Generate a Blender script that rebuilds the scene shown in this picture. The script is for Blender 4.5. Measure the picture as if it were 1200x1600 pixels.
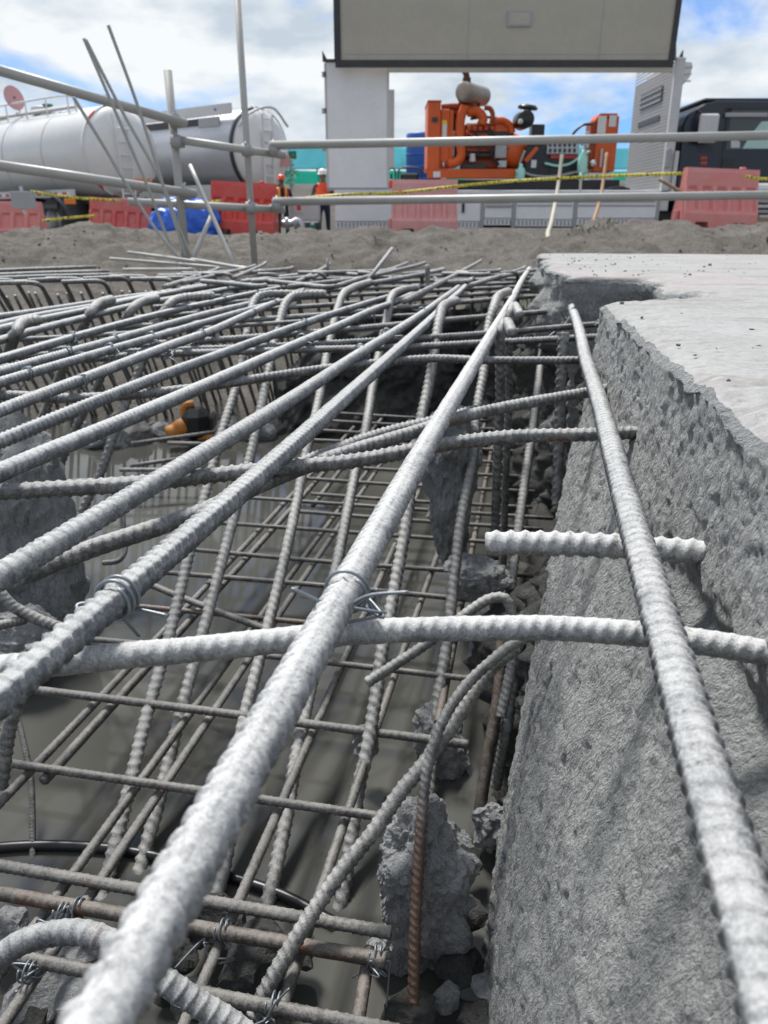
import bpy, math, random
import numpy as np
from mathutils import Vector, Matrix

random.seed(7); RNG = np.random.default_rng(7)
for o in list(bpy.data.objects): bpy.data.objects.remove(o)
SC = bpy.context.scene
COL = SC.collection
R = math.radians

# ------------------------------------------------------------------ camera, sky, sun, exposure
PITCH = math.atan(455/1200)                       # camera looks 20.8 degrees down
cam_d = bpy.data.cameras.new('camera'); cam = bpy.data.objects.new('camera', cam_d); COL.objects.link(cam)
cam.location = (0, 0, 0); cam.rotation_euler = (R(90) - PITCH, 0, 0)
cam_d.sensor_fit = 'VERTICAL'; cam_d.sensor_height = 36.0; cam_d.lens = 27.0
cam_d.clip_start = 0.02; cam_d.clip_end = 3000
cam_d.dof.use_dof = True; cam_d.dof.focus_distance = 0.72; cam_d.dof.aperture_fstop = 12.5
SC.camera = cam
SUN_EL, SUN_AZ = R(60), R(-28)                      # azimuth clockwise from the view direction
world = bpy.data.worlds.new('World'); SC.world = world; world.use_nodes = True
wn, wl = world.node_tree.nodes, world.node_tree.links
wn.clear()
def W(t, **k):
    n = wn.new(t)
    for a, v in k.items(): setattr(n, a, v)
    return n
w_out = W('ShaderNodeOutputWorld'); w_bg = W('ShaderNodeBackground'); w_bg.inputs['Strength'].default_value = 0.105
w_sky = W('ShaderNodeTexSky', sky_type='NISHITA'); w_sky.sun_disc = False
w_sky.sun_elevation = SUN_EL; w_sky.sun_rotation = SUN_AZ; w_sky.air_density = 1.0; w_sky.dust_density = 0.6; w_sky.ozone_density = 2.0
w_tc = W('ShaderNodeTexCoord'); w_map = W('ShaderNodeMapping')
w_map.inputs['Scale'].default_value = (1.0, 1.0, 2.6); w_map.inputs['Location'].default_value = (1.94, 0.4, 0.9)
w_n1 = W('ShaderNodeTexNoise'); w_n1.inputs['Scale'].default_value = 3.4; w_n1.inputs['Detail'].default_value = 9; w_n1.inputs['Roughness'].default_value = 0.56; w_n1.inputs['Distortion'].default_value = 0.5
w_n2 = W('ShaderNodeTexNoise'); w_n2.inputs['Scale'].default_value = 7.0; w_n2.inputs['Detail'].default_value = 8; w_n2.inputs['Roughness'].default_value = 0.55
w_r1 = W('ShaderNodeValToRGB'); w_r1.color_ramp.elements[0].position = 0.37; w_r1.color_ramp.elements[1].position = 0.52
w_r2 = W('ShaderNodeValToRGB')
w_r2.color_ramp.elements[0].position = 0.38; w_r2.color_ramp.elements[0].color = (3.9, 4.5, 5.1, 1)
w_r2.color_ramp.elements[1].position = 0.60; w_r2.color_ramp.elements[1].color = (6.3, 6.55, 6.7, 1)
w_tint = W('ShaderNodeMix', data_type='RGBA', blend_type='MULTIPLY'); w_tint.inputs['Factor'].default_value = 1.0; w_tint.inputs['B'].default_value = (0.40, 0.64, 1.0, 1)   # deep tropical blue between the clouds
w_mix = W('ShaderNodeMix', data_type='RGBA')
wl.new(w_tc.outputs['Generated'], w_map.inputs['Vector'])
for n in (w_n1, w_n2): wl.new(w_map.outputs[0], n.inputs['Vector'])
wl.new(w_n1.outputs['Fac'], w_r1.inputs[0]); wl.new(w_n2.outputs['Fac'], w_r2.inputs[0])
wl.new(w_r1.outputs[0], w_mix.inputs['Factor']); wl.new(w_sky.outputs[0], w_tint.inputs['A']); wl.new(w_tint.outputs['Result'], w_mix.inputs['A']); wl.new(w_r2.outputs[0], w_mix.inputs['B'])
wl.new(w_mix.outputs['Result'], w_bg.inputs['Color']); wl.new(w_bg.outputs[0], w_out.inputs[0])
sun_d = bpy.data.lights.new('sun', 'SUN'); sun = bpy.data.objects.new('sun', sun_d); COL.objects.link(sun)
sun_d.energy = 4.2; sun_d.angle = R(13); sun_d.color = (1.0, 0.98, 0.95)
sd = Vector((math.sin(SUN_AZ)*math.cos(SUN_EL), math.cos(SUN_AZ)*math.cos(SUN_EL), math.sin(SUN_EL)))
sun.rotation_euler = sd.to_track_quat('Z', 'Y').to_euler(); sun.location = sd*50
vs = SC.view_settings; vs.view_transform = 'Standard'; vs.look = 'None'; vs.exposure = 0.50; vs.gamma = 1.0; vs.use_curve_mapping = False
SC.render.engine = 'CYCLES'; SC.render.resolution_x = 768; SC.render.resolution_y = 1024

# ------------------------------------------------------------------ measuring helpers
SP, CP = math.sin(PITCH), math.cos(PITCH)
YAW = math.atan(0.209/1.069); CY, SY = math.cos(YAW), math.sin(YAW)
def ray(px, py):
    a, v = (px-600)/1200, (py-800)/1200
    return np.array((a, CP - SP*v, -(SP + CP*v)))
def atz(px, py, z): r = ray(px, py); return r*(z/r[2])            # sight line to a level
def aty(px, py, y): r = ray(px, py); return r*(y/r[1])            # sight line to an upright plane
def uw(u, w, z): return np.array((w*CY + u*SY, u*CY - w*SY, z))   # the pit's own axes: u along the top bars, w to the right
def line3(pix, z0, z1):
    """points of a leaning bar: ends known by their levels, the rest close to the straight line between them"""
    a, b = atz(*pix[0], z0), atz(*pix[-1], z1); d = (b-a)/np.linalg.norm(b-a); out = [a]
    for p in pix[1:-1]:
        r = ray(*p); r = r/np.linalg.norm(r)
        n = np.cross(d, r); n2 = np.cross(n, d); t = a.dot(n2)/r.dot(n2); out.append(r*t)
    return np.array(out+[b])

def _h(ix, iy, iz, s):
    n = (ix.astype(np.int64)*73856093) ^ (iy.astype(np.int64)*19349663) ^ (iz.astype(np.int64)*83492791) ^ (s*2654435)
    n = (n ^ (n >> 13))*1274126177 & 0x7fffffff
    n = (n ^ (n >> 16))*668265263 & 0x7fffffff
    return (n & 0xffff)/65535.0
def vnoise(p, s=0):
    p = np.asarray(p, float); i = np.floor(p).astype(np.int64); f = p-i; f = f*f*(3-2*f); r = 0
    for dx in (0, 1):
        for dy in (0, 1):
            for dz in (0, 1):
                w = (f[..., 0] if dx else 1-f[..., 0])*(f[..., 1] if dy else 1-f[..., 1])*(f[..., 2] if dz else 1-f[..., 2])
                r = r + w*_h(i[..., 0]+dx, i[..., 1]+dy, i[..., 2]+dz, s)
    return r*2-1
def fbm(p, oct=4, s=0, gain=0.5):
    a, r, p = 1.0, 0, np.asarray(p, float)
    for k in range(oct): r = r + a*vnoise(p*(2.03**k)+k*7.3, s+k); a *= gain
    return r
def sstep(x, a, b): t = np.clip((x-a)/(b-a), 0, 1); return t*t*(3-2*t)

# ------------------------------------------------------------------ mesh helpers
def mesh_obj(name, verts, faces, mat, parent=None, smooth=True, origin=None):
    v = np.asarray(verts, float)
    if parent is not None: o0 = np.array(parent.matrix_basis.translation if parent.parent is None else (parent.matrix_basis.translation + parent.parent.matrix_basis.translation))
    else: o0 = np.asarray(origin if origin is not None else v.mean(0))
    me = bpy.data.meshes.new(name)
    if isinstance(faces, np.ndarray) and faces.ndim == 2:
        k = faces.shape[1]; v = v-o0
        me.vertices.add(len(v)); me.vertices.foreach_set('co', v.ravel().astype(np.float32))
        me.loops.add(faces.size); me.loops.foreach_set('vertex_index', faces.ravel().astype(np.int32))
        me.polygons.add(len(faces)); me.polygons.foreach_set('loop_start', (np.arange(len(faces))*k).astype(np.int32))
        me.update(calc_edges=True); me.validate()
    else:
        me.from_pydata([tuple(x) for x in (v-o0)], [], [tuple(f) for f in faces])
    me.polygons.foreach_set('use_smooth', [smooth]*len(me.polygons))
    for m in (mat if isinstance(mat, (list, tuple)) else [mat]): me.materials.append(m)
    me.update()
    o = bpy.data.objects.new(name, me); COL.objects.link(o)
    if parent is not None: o.parent = parent
    else: o.location = o0
    return o
def tag(o, label=None, cat=None, group=None, kind=None):
    for k, v in (('label', label), ('category', cat), ('group', group), ('kind', kind)):
        if v: o[k] = v
    return o
def thing(name, loc, label, cat, group=None, rz=0.0):
    o = bpy.data.objects.new(name, None); COL.objects.link(o); o.empty_display_size = 0.1
    o.location = tuple(loc); o.rotation_euler = (0, 0, rz); o.matrix_basis  # noqa
    return tag(o, label, cat, group)
def copy_tree(o, parent=None):
    c = o.copy(); COL.objects.link(c); c.parent = parent
    for ch in list(o.children): copy_tree(ch, c)
    return c

class MB:
    """collects shapes for ONE mesh"""
    def __init__(s): s.v = []; s.f = []
    def add(s, v, f):
        b = len(s.v); s.v += [tuple(x) for x in v]; s.f += [tuple(i+b for i in q) for q in f]; return s
    def box(s, lo, hi, ch=0.0, rot=None, at=None):
        lo, hi = np.minimum(lo, hi), np.maximum(lo, hi)
        c, h = (lo+hi)/2, (hi-lo)/2
        if ch <= 0:
            v = [np.array((x, y, z))*h for x in (-1, 1) for y in (-1, 1) for z in (-1, 1)]
            f = [(0, 1, 3, 2), (4, 6, 7, 5), (0, 4, 5, 1), (2, 3, 7, 6), (0, 2, 6, 4), (1, 5, 7, 3)]
        else:
            ch = min(ch, h.min()*0.9); v = []; idx = {}
            for sx in (-1, 1):
                for sy in (-1, 1):
                    for sz in (-1, 1):
                        S = np.array((sx, sy, sz))
                        for ax in range(3):
                            q = S*(h-ch); q[ax] = S[ax]*h[ax]; idx[(sx, sy, sz, ax)] = len(v); v.append(q)
            f = []
            for ax in range(3):
                a1, a2 = (ax+1) % 3, (ax+2) % 3
                for sg in (-1, 1):
                    q = []
                    for (p, r) in ((-1, -1), (1, -1), (1, 1), (-1, 1)):
                        k = [0, 0, 0]; k[ax] = sg; k[a1] = p; k[a2] = r; q.append(idx[(*k, ax)])
                    f.append(tuple(q if sg > 0 else q[::-1]))
                for p in (-1, 1):
                    for r in (-1, 1):
                        k0 = [0, 0, 0]; k0[ax] = -1; k0[a1] = p; k0[a2] = r; k1 = list(k0); k1[ax] = 1
                        q = [idx[(*k0, a1)], idx[(*k1, a1)], idx[(*k1, a2)], idx[(*k0, a2)]]
                        f.append(tuple(q if p*r < 0 else q[::-1]))
            for sx in (-1, 1):
                for sy in (-1, 1):
                    for sz in (-1, 1):
                        q = [idx[(sx, sy, sz, a)] for a in range(3)]; f.append(tuple(q if sx*sy*sz > 0 else q[::-1]))
        v = np.array(v)
        if rot is not None: v = v @ np.array(rot.to_3x3()).T
        return s.add(v + c, f)
    def tube(s, path, r, n=10, closed=False, cap=True):
        P = np.asarray(path, float); m = len(P); rr = np.broadcast_to(np.asarray(r, float), (m,))
        T = np.gradient(P, axis=0) if m > 2 else np.repeat([P[1]-P[0]], 2, 0)
        T = T/np.linalg.norm(T, axis=1)[:, None]
        ref = np.array((0, 0, 1.0)) if abs(T[0][2]) < 0.9 else np.array((0, 1.0, 0))
        N = ref - T[0]*ref.dot(T[0]); N /= np.linalg.norm(N); v = []
        for i in range(m):
            N = N - T[i]*N.dot(T[i]); N /= np.linalg.norm(N); B = np.cross(T[i], N)
            for k in range(n):
                a = 2*math.pi*k/n; v.append(P[i] + rr[i]*(math.cos(a)*N + math.sin(a)*B))
        f = [(i*n+k, i*n+(k+1) % n, (i+1)*n+(k+1) % n, (i+1)*n+k) for i in range(m-1) for k in range(n)]
        if cap: f += [tuple(range(n))[::-1], tuple((m-1)*n+k for k in range(n))]
        return s.add(v, f)
    def cyl(s, a, b, r, n=16, r2=None): return s.tube([a, b], [r, r if r2 is None else r2], n)
    def lathe(s, prof, a, d, n=32, sx=1.0, up=(0, 0, 1)):
        """prof: (distance along d, radius)"""
        a = np.asarray(a, float); d = np.asarray(d, float)/np.linalg.norm(d)
        up = np.array(up, float) if abs(d[2]) < 0.98 else np.array((0, 1.0, 0)); N = up-d*up.dot(d); N /= np.linalg.norm(N); B = np.cross(d, N); v = []
        for (t, r) in prof:
            for k in range(n):
                q = 2*math.pi*k/n; v.append(a + d*t + r*(math.cos(q)*N + sx*math.sin(q)*B))
        m = len(prof)
        f = [(i*n+k, i*n+(k+1) % n, (i+1)*n+(k+1) % n, (i+1)*n+k) for i in range(m-1) for k in range(n)]
        return s.add(v, f + [tuple(range(n))[::-1], tuple((m-1)*n+k for k in range(n))])
    def prism(s, poly, d):
        """closed flat outline (3-D points) given the thickness vector d"""
        P = np.asarray(poly, float); n = len(P); d = np.asarray(d, float)
        f = [tuple(range(n)), tuple(range(2*n-1, n-1, -1))] + [(i, i+n, (i+1) % n+n, (i+1) % n) for i in range(n)]
        return s.add(list(P)+list(P+d), f)
    def build(s, name, mat, parent=None, smooth=False, origin=None):
        return mesh_obj(name, s.v, s.f, mat, parent, smooth, origin)
def fixnormals(o):
    import bmesh
    bm = bmesh.new(); bm.from_mesh(o.data); bmesh.ops.recalc_face_normals(bm, faces=bm.faces); bm.to_mesh(o.data); bm.free(); return o
def grid_faces(nr, nc, wrap=False):
    i = np.arange(nr-1)[:, None]; j = np.arange(nc if wrap else nc-1)[None, :]
    a = i*nc+j; b = i*nc+(j+1) % nc; c = (i+1)*nc+(j+1) % nc; d = (i+1)*nc+j
    return np.stack([a, b, c, d], -1).reshape(-1, 4)

# ------------------------------------------------------------------ materials
class NT:
    def __init__(s, name):
        s.m = bpy.data.materials.new(name); s.m.use_nodes = True; s.n = s.m.node_tree.nodes; s.l = s.m.node_tree.links
        s.b = s.n['Principled BSDF']; s.tc = s.n.new('ShaderNodeTexCoord'); s.co = s.tc.outputs['Object']
    def node(s, t, ins=None, **k):
        x = s.n.new(t)
        for a, v in k.items(): setattr(x, a, v)
        for a, v in (ins or {}).items():
            if hasattr(v, 'is_linked') or hasattr(v, 'links'): s.l.new(v, x.inputs[a])
            else: x.inputs[a].default_value = v
        return x
    def noise(s, scale, detail=4, rough=0.55, dist=0.0, co=None):
        return s.node('ShaderNodeTexNoise', {'Vector': co or s.co, 'Scale': scale, 'Detail': detail, 'Roughness': rough, 'Distortion': dist}).outputs['Fac']
    def ramp(s, fac, stops):
        x = s.node('ShaderNodeValToRGB', {0: fac}); e = x.color_ramp.elements
        while len(e) < len(stops): e.new(0.5)
        for q, (p, c) in zip(e, stops):
            q.position = p; q.color = (c, c, c, 1) if isinstance(c, (int, float)) else (*c, 1)
        return x.outputs[0]
    def mix(s, f, a, b, mode='MIX'):
        x = s.node('ShaderNodeMix', data_type='RGBA', blend_type=mode)
        for k, v in (('Factor', f), ('A', a), ('B', b)):
            if hasattr(v, 'links'): s.l.new(v, x.inputs[k])
            else: x.inputs[k].default_value = v if k == 'Factor' else (*v, 1) if isinstance(v, (tuple, list)) else (v, v, v, 1)
        return x.outputs['Result']
    def math(s, op, a, b=0.0, clamp=False):
        x = s.node('ShaderNodeMath', operation=op, use_clamp=clamp)
        for k, v in ((0, a), (1, b)):
            if hasattr(v, 'links'): s.l.new(v, x.inputs[k])
            else: x.inputs[k].default_value = v
        return x.outputs[0]
    def bump(s, h, strength=0.4, dist=0.002):
        x = s.node('ShaderNodeBump', {'Height': h, 'Strength': strength, 'Distance': dist}); s.l.new(x.outputs[0], s.b.inputs['Normal']); return x
    def set(s, **k):
        for a, v in k.items():
            a = a.replace('_', ' ')
            if hasattr(v, 'links'): s.l.new(v, s.b.inputs[a])
            else: s.b.inputs[a].default_value = (*v, 1) if isinstance(v, (tuple, list)) and len(v) == 3 else v
        return s.m
    def up(s):
        g = s.node('ShaderNodeNewGeometry'); x = s.node('ShaderNodeSeparateXYZ', {0: g.outputs['Normal']}); return x.outputs['Z']

def m_rebar(name, steel, dust, amount, rust, rustcol=(0.16, 0.065, 0.028), low=None):
    """cement-dusted ribbed steel: dust lies on what faces up and in patches, rust shows through in spots"""
    t = NT(name)
    n1 = t.noise(60, 7, 0.7, 0.3); n2 = t.noise(420, 5, 0.7); n3 = t.noise(11, 4, 0.6); n4 = t.noise(1500, 2, 0.5)
    lie = t.math('MULTIPLY_ADD', t.up(), 0.50); t.n[-1].inputs[2].default_value = 0.34 + amount
    f = t.math('ADD', lie, t.math('MULTIPLY', t.math('SUBTRACT', n1, 0.5), 2.4))
    f = t.math('ADD', f, t.math('MULTIPLY', t.math('SUBTRACT', n3, 0.5), 0.9))
    f = t.math('ADD', f, t.math('MULTIPLY', t.math('SUBTRACT', n2, 0.5), 2.2), True)
    base = t.mix(t.ramp(n3, [(0.35, 0.0), (0.7, 1.0)]), steel, tuple(c*0.68 for c in steel))
    base = t.mix(t.math('MULTIPLY', t.ramp(t.noise(14, 5, 0.65, 0.4), [(0.62-rust, 0.0), (0.74-rust, 1.0)]), 0.85), base, rustcol)
    c = t.mix(f, base, t.mix(t.ramp(n4, [(0.3, 0.0), (0.7, 1.0)]), tuple(c*0.70 for c in dust), tuple(c*1.22 for c in dust)))
    c = t.mix(t.math('MULTIPLY', t.ramp(t.noise(130, 5, 0.7, 0.5), [(0.60, 0.0), (0.68, 1.0)]), 0.55), c, tuple(x*0.55 for x in steel))
    if low is not None:                                          # the end that stood in water is rusted
        zc = t.node('ShaderNodeSeparateXYZ', {0: t.co}).outputs['Z']
        k = t.ramp(t.math('ADD', t.math('MULTIPLY', t.math('SUBTRACT', low, zc), 9.0), t.math('MULTIPLY', n1, 0.5)), [(0.2, 0.0), (0.75, 1.0)])
        c = t.mix(t.math('MULTIPLY', k, 0.85), c, t.mix(n2, (0.060, 0.028, 0.016), (0.17, 0.082, 0.042)))
    t.bump(t.math('ADD', t.math('MULTIPLY', n2, 1.0), t.math('ADD', t.math('MULTIPLY', n1, 0.8), t.math('MULTIPLY', n4, 0.35))), 0.75, 0.0012)
    return t.set(Base_Color=c, Roughness=t.ramp(f, [(0.0, 0.33), (1.0, 0.66)]), Metallic=t.math('MULTIPLY', t.math('SUBTRACT', 1.0, f, True), 0.4))
M = {}
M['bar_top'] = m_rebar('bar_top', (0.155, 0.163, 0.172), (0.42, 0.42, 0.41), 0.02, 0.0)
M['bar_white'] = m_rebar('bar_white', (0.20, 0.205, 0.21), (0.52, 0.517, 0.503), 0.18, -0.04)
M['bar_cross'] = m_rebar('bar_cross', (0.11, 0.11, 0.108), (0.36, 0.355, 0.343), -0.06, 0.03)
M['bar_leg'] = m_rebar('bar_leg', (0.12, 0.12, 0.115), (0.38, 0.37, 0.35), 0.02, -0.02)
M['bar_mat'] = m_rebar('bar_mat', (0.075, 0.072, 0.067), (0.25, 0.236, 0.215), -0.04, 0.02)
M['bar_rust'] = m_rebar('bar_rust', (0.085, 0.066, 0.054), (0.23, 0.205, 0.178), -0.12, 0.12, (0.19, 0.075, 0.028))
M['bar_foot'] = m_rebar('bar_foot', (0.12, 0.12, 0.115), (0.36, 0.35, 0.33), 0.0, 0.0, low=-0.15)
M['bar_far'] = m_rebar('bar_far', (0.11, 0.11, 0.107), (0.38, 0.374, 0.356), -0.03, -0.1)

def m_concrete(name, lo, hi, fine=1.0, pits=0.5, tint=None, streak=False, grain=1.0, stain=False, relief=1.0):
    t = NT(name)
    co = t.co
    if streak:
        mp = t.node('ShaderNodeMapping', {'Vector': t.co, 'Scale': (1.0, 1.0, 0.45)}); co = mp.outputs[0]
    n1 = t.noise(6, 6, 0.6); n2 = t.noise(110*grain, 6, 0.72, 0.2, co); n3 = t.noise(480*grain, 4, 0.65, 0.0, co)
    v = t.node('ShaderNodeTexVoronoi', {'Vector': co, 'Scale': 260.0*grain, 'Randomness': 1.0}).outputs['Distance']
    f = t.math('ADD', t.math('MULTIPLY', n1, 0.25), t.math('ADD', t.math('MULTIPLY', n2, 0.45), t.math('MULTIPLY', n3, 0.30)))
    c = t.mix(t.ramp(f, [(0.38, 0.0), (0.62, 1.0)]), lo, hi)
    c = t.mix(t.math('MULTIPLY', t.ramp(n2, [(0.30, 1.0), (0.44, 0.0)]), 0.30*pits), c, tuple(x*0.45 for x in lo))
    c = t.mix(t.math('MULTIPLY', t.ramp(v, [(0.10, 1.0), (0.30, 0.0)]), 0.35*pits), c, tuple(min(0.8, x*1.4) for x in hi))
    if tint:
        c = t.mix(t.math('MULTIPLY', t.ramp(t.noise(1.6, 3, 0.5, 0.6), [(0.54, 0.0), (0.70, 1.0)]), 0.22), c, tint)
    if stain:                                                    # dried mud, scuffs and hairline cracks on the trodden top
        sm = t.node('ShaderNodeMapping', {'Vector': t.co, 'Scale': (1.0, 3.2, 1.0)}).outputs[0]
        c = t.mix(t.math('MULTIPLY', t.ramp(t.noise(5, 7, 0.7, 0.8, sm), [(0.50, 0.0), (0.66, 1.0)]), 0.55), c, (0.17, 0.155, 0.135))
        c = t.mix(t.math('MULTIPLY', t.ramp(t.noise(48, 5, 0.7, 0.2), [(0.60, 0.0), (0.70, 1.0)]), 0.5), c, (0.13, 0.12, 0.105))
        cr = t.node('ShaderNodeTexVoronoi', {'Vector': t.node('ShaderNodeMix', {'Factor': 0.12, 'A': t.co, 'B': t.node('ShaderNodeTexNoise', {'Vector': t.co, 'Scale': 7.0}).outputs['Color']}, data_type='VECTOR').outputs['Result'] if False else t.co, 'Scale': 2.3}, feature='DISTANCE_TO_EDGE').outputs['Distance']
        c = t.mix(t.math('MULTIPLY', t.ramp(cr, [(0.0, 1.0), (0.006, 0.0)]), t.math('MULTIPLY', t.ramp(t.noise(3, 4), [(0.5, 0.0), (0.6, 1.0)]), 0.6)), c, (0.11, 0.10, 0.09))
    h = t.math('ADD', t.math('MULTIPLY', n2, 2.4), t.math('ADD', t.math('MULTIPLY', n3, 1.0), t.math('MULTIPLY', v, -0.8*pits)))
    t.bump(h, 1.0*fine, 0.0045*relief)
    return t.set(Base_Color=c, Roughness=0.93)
M['conc_face'] = m_concrete('conc_face', (0.25, 0.255, 0.25), (0.56, 0.565, 0.555), 1.0, 0.8, streak=True, grain=1.1, relief=1.9)
M['conc_top'] = m_concrete('conc_top', (0.22, 0.216, 0.206), (0.345, 0.34, 0.33), 0.16, 0.3, (0.40, 0.29, 0.28), stain=True)
M['conc_far'] = m_concrete('conc_far', (0.13, 0.127, 0.12), (0.27, 0.265, 0.25), 1.0, 0.4, grain=0.6)
M['conc_chunk'] = m_concrete('conc_chunk', (0.26, 0.262, 0.262), (0.52, 0.525, 0.52), 1.0, 0.6)
M['conc_dark'] = m_concrete('conc_dark', (0.040, 0.039, 0.036), (0.11, 0.107, 0.10), 1.0, 0.3)  # darker concrete for the rubble walls and some pit stones
def m_soil(name, lo, mid, hi, sc=1.0, pebbles=0.5, rough=0.95):
    t = NT(name)
    n1 = t.noise(1.7*sc, 8, 0.62); n2 = t.noise(26*sc, 6, 0.65); n3 = t.noise(150*sc, 3, 0.6)
    f = t.math('ADD', t.math('MULTIPLY', n1, 0.5), t.math('MULTIPLY', n2, 0.5))
    c = t.ramp(f, [(0.33, lo), (0.5, mid), (0.68, hi)])
    c = t.mix(t.math('MULTIPLY', t.ramp(n3, [(0.56, 0.0), (0.72, 1.0)]), pebbles), c, tuple(min(0.7, x*1.7) for x in hi))
    t.bump(t.math('ADD', t.math('MULTIPLY', n2, 1.8), n3), 0.9, 0.035/sc)
    return t.set(Base_Color=c, Roughness=rough)
M['sand'] = m_soil('sand', (0.095, 0.083, 0.069), (0.172, 0.153, 0.130), (0.25, 0.226, 0.195), 1.6, 0.4)
M['ground'] = m_soil('ground', (0.11, 0.10, 0.085), (0.17, 0.156, 0.136), (0.22, 0.205, 0.18), 0.3, 0.2)
M['mud'] = m_soil('mud', (0.022, 0.021, 0.019), (0.05, 0.047, 0.042), (0.10, 0.095, 0.085), 6.0, 0.35, 0.7)
def m_water():
    t = NT('water'); n = t.noise(5.0, 3, 0.5); n2 = t.noise(1.3, 3, 0.5)
    c = t.mix(t.ramp(n2, [(0.35, 0.0), (0.65, 1.0)]), (0.074, 0.073, 0.064), (0.098, 0.096, 0.084))
    t.bump(n, 0.05, 0.004)
    return t.set(Base_Color=c, Roughness=0.06, IOR=1.33)
M['water'] = m_water()
def m_paint(name, col, rough=0.5, metal=0.0, dirt=0.25, dirtcol=(0.25, 0.22, 0.18), sc=3.0, coat=0.0):
    t = NT(name); n1 = t.noise(sc, 6, 0.65, 0.3); n2 = t.noise(sc*9, 4, 0.6)
    f = t.math('MULTIPLY', t.ramp(t.math('ADD', t.math('MULTIPLY', n1, 0.65), t.math('MULTIPLY', n2, 0.35)), [(0.42, 0.0), (0.72, 1.0)]), dirt)
    t.bump(n2, 0.08, 0.004)
    return t.set(Base_Color=t.mix(f, col, dirtcol), Roughness=rough, Metallic=metal, Coat_Weight=coat)
P = m_paint
M['pipe'] = P('pipe', (0.42, 0.41, 0.38), 0.5, 0.1, 0.5, (0.30, 0.28, 0.24), 6)
M['white'] = P('white', (0.70, 0.70, 0.69), 0.45, 0, 0.20)
M['panel_white'] = P('panel_white', (0.80, 0.80, 0.79), 0.55, 0, 0.22, (0.40, 0.38, 0.35), 2)
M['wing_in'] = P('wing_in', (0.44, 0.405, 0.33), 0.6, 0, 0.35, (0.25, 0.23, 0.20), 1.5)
M['grey'] = P('grey', (0.36, 0.36, 0.36), 0.5, 0.1, 0.3)
M['lgrey'] = P('lgrey', (0.58, 0.575, 0.56), 0.5, 0.0, 0.3)
M['alu'] = P('alu', (0.45, 0.46, 0.47), 0.35, 0.6, 0.3)
M['dark'] = P('dark', (0.03, 0.03, 0.032), 0.5, 0, 0.3, (0.10, 0.095, 0.09))
M['black'] = P('black', (0.012, 0.012, 0.014), 0.35, 0, 0.15, (0.05, 0.05, 0.05))
M['navy'] = P('navy', (0.010, 0.014, 0.026), 0.35, 0.0, 0.12, (0.03, 0.03, 0.03), 2, 0.15)
M['tyre'] = P('tyre', (0.022, 0.022, 0.022), 0.85, 0, 0.5, (0.12, 0.11, 0.09), 5)
M['orange'] = P('orange', (0.66, 0.10, 0.008), 0.45, 0, 0.5, (0.25, 0.06, 0.02), 4)
M['orange_dk'] = P('orange_dk', (0.36, 0.055, 0.008), 0.5, 0, 0.7, (0.05, 0.02, 0.012), 9)
M['rusty'] = P('rusty', (0.10, 0.045, 0.025), 0.7, 0.2, 0.5, (0.03, 0.02, 0.015), 8)
M['muffler'] = P('muffler', (0.36, 0.33, 0.30), 0.5, 0.4, 0.7, (0.14, 0.09, 0.06), 4)
M['red'] = P('red', (0.60, 0.045, 0.03), 0.5, 0, 0.45, (0.58, 0.24, 0.20), 3)
M['red_plastic'] = P('red_plastic', (0.60, 0.10, 0.085), 0.5, 0, 0.6, (0.60, 0.34, 0.30), 3)
M['pink_plastic'] = P('pink_plastic', (0.66, 0.27, 0.25), 0.55, 0, 0.6, (0.70, 0.48, 0.45), 4)
M['bleach_plastic'] = P('bleach_plastic', (0.66, 0.21, 0.19), 0.55, 0, 0.6, (0.62, 0.36, 0.33), 4)
M['blue_tarp'] = P('blue_tarp', (0.02, 0.11, 0.55), 0.4, 0, 0.2, (0.10, 0.2, 0.5), 6)
M['blue_tank'] = P('blue_tank', (0.02, 0.11, 0.42), 0.45, 0, 0.2)
M['mint'] = P('mint', (0.35, 0.68, 0.58), 0.4, 0, 0.1)
M['yellow'] = P('yellow', (0.75, 0.60, 0.05), 0.5, 0, 0.1)
M['green_sign'] = P('green_sign', (0.01, 0.14, 0.09), 0.5, 0, 0.1)
M['skin'] = P('skin', (0.19, 0.10, 0.065), 0.6, 0, 0.0)
M['silver_tank'] = P('silver_tank', (0.52, 0.53, 0.55), 0.40, 0.2, 0.3, (0.2, 0.19, 0.18), 1.5)
M['tank_white'] = P('tank_white', (0.74, 0.73, 0.70), 0.30, 0, 0.22, (0.45, 0.42, 0.36), 0.9, 0.3)
M['pinkdisc'] = P('pinkdisc', (0.60, 0.30, 0.30), 0.5, 0, 0.2)
M['wood'] = P('wood', (0.32, 0.20, 0.11), 0.8, 0, 0.4, (0.16, 0.10, 0.06), 8)
M['wire'] = P('wire', (0.20, 0.225, 0.245), 0.45, 0.5, 0.3, (0.35, 0.35, 0.34), 60)
M['hose'] = P('hose', (0.40, 0.37, 0.29), 0.7, 0, 0.4)
M['pump_orange'] = P('pump_orange', (0.55, 0.20, 0.02), 0.6, 0, 0.6, (0.16, 0.11, 0.07), 22)
M['glass'] = NT('glass').set(Base_Color=(0.05, 0.065, 0.065), Roughness=0.05, IOR=1.5)
M['mint_view'] = NT('mint_view').set(Base_Color=(0.42, 0.58, 0.53), Roughness=0.1)  # opaque pale mint, painted for daylight beyond the cab window
M['chrome'] = NT('chrome').set(Base_Color=(0.7, 0.7, 0.7), Roughness=0.15, Metallic=1.0)
M['amber'] = NT('amber').set(Base_Color=(0.75, 0.20, 0.02), Roughness=0.3)
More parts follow.
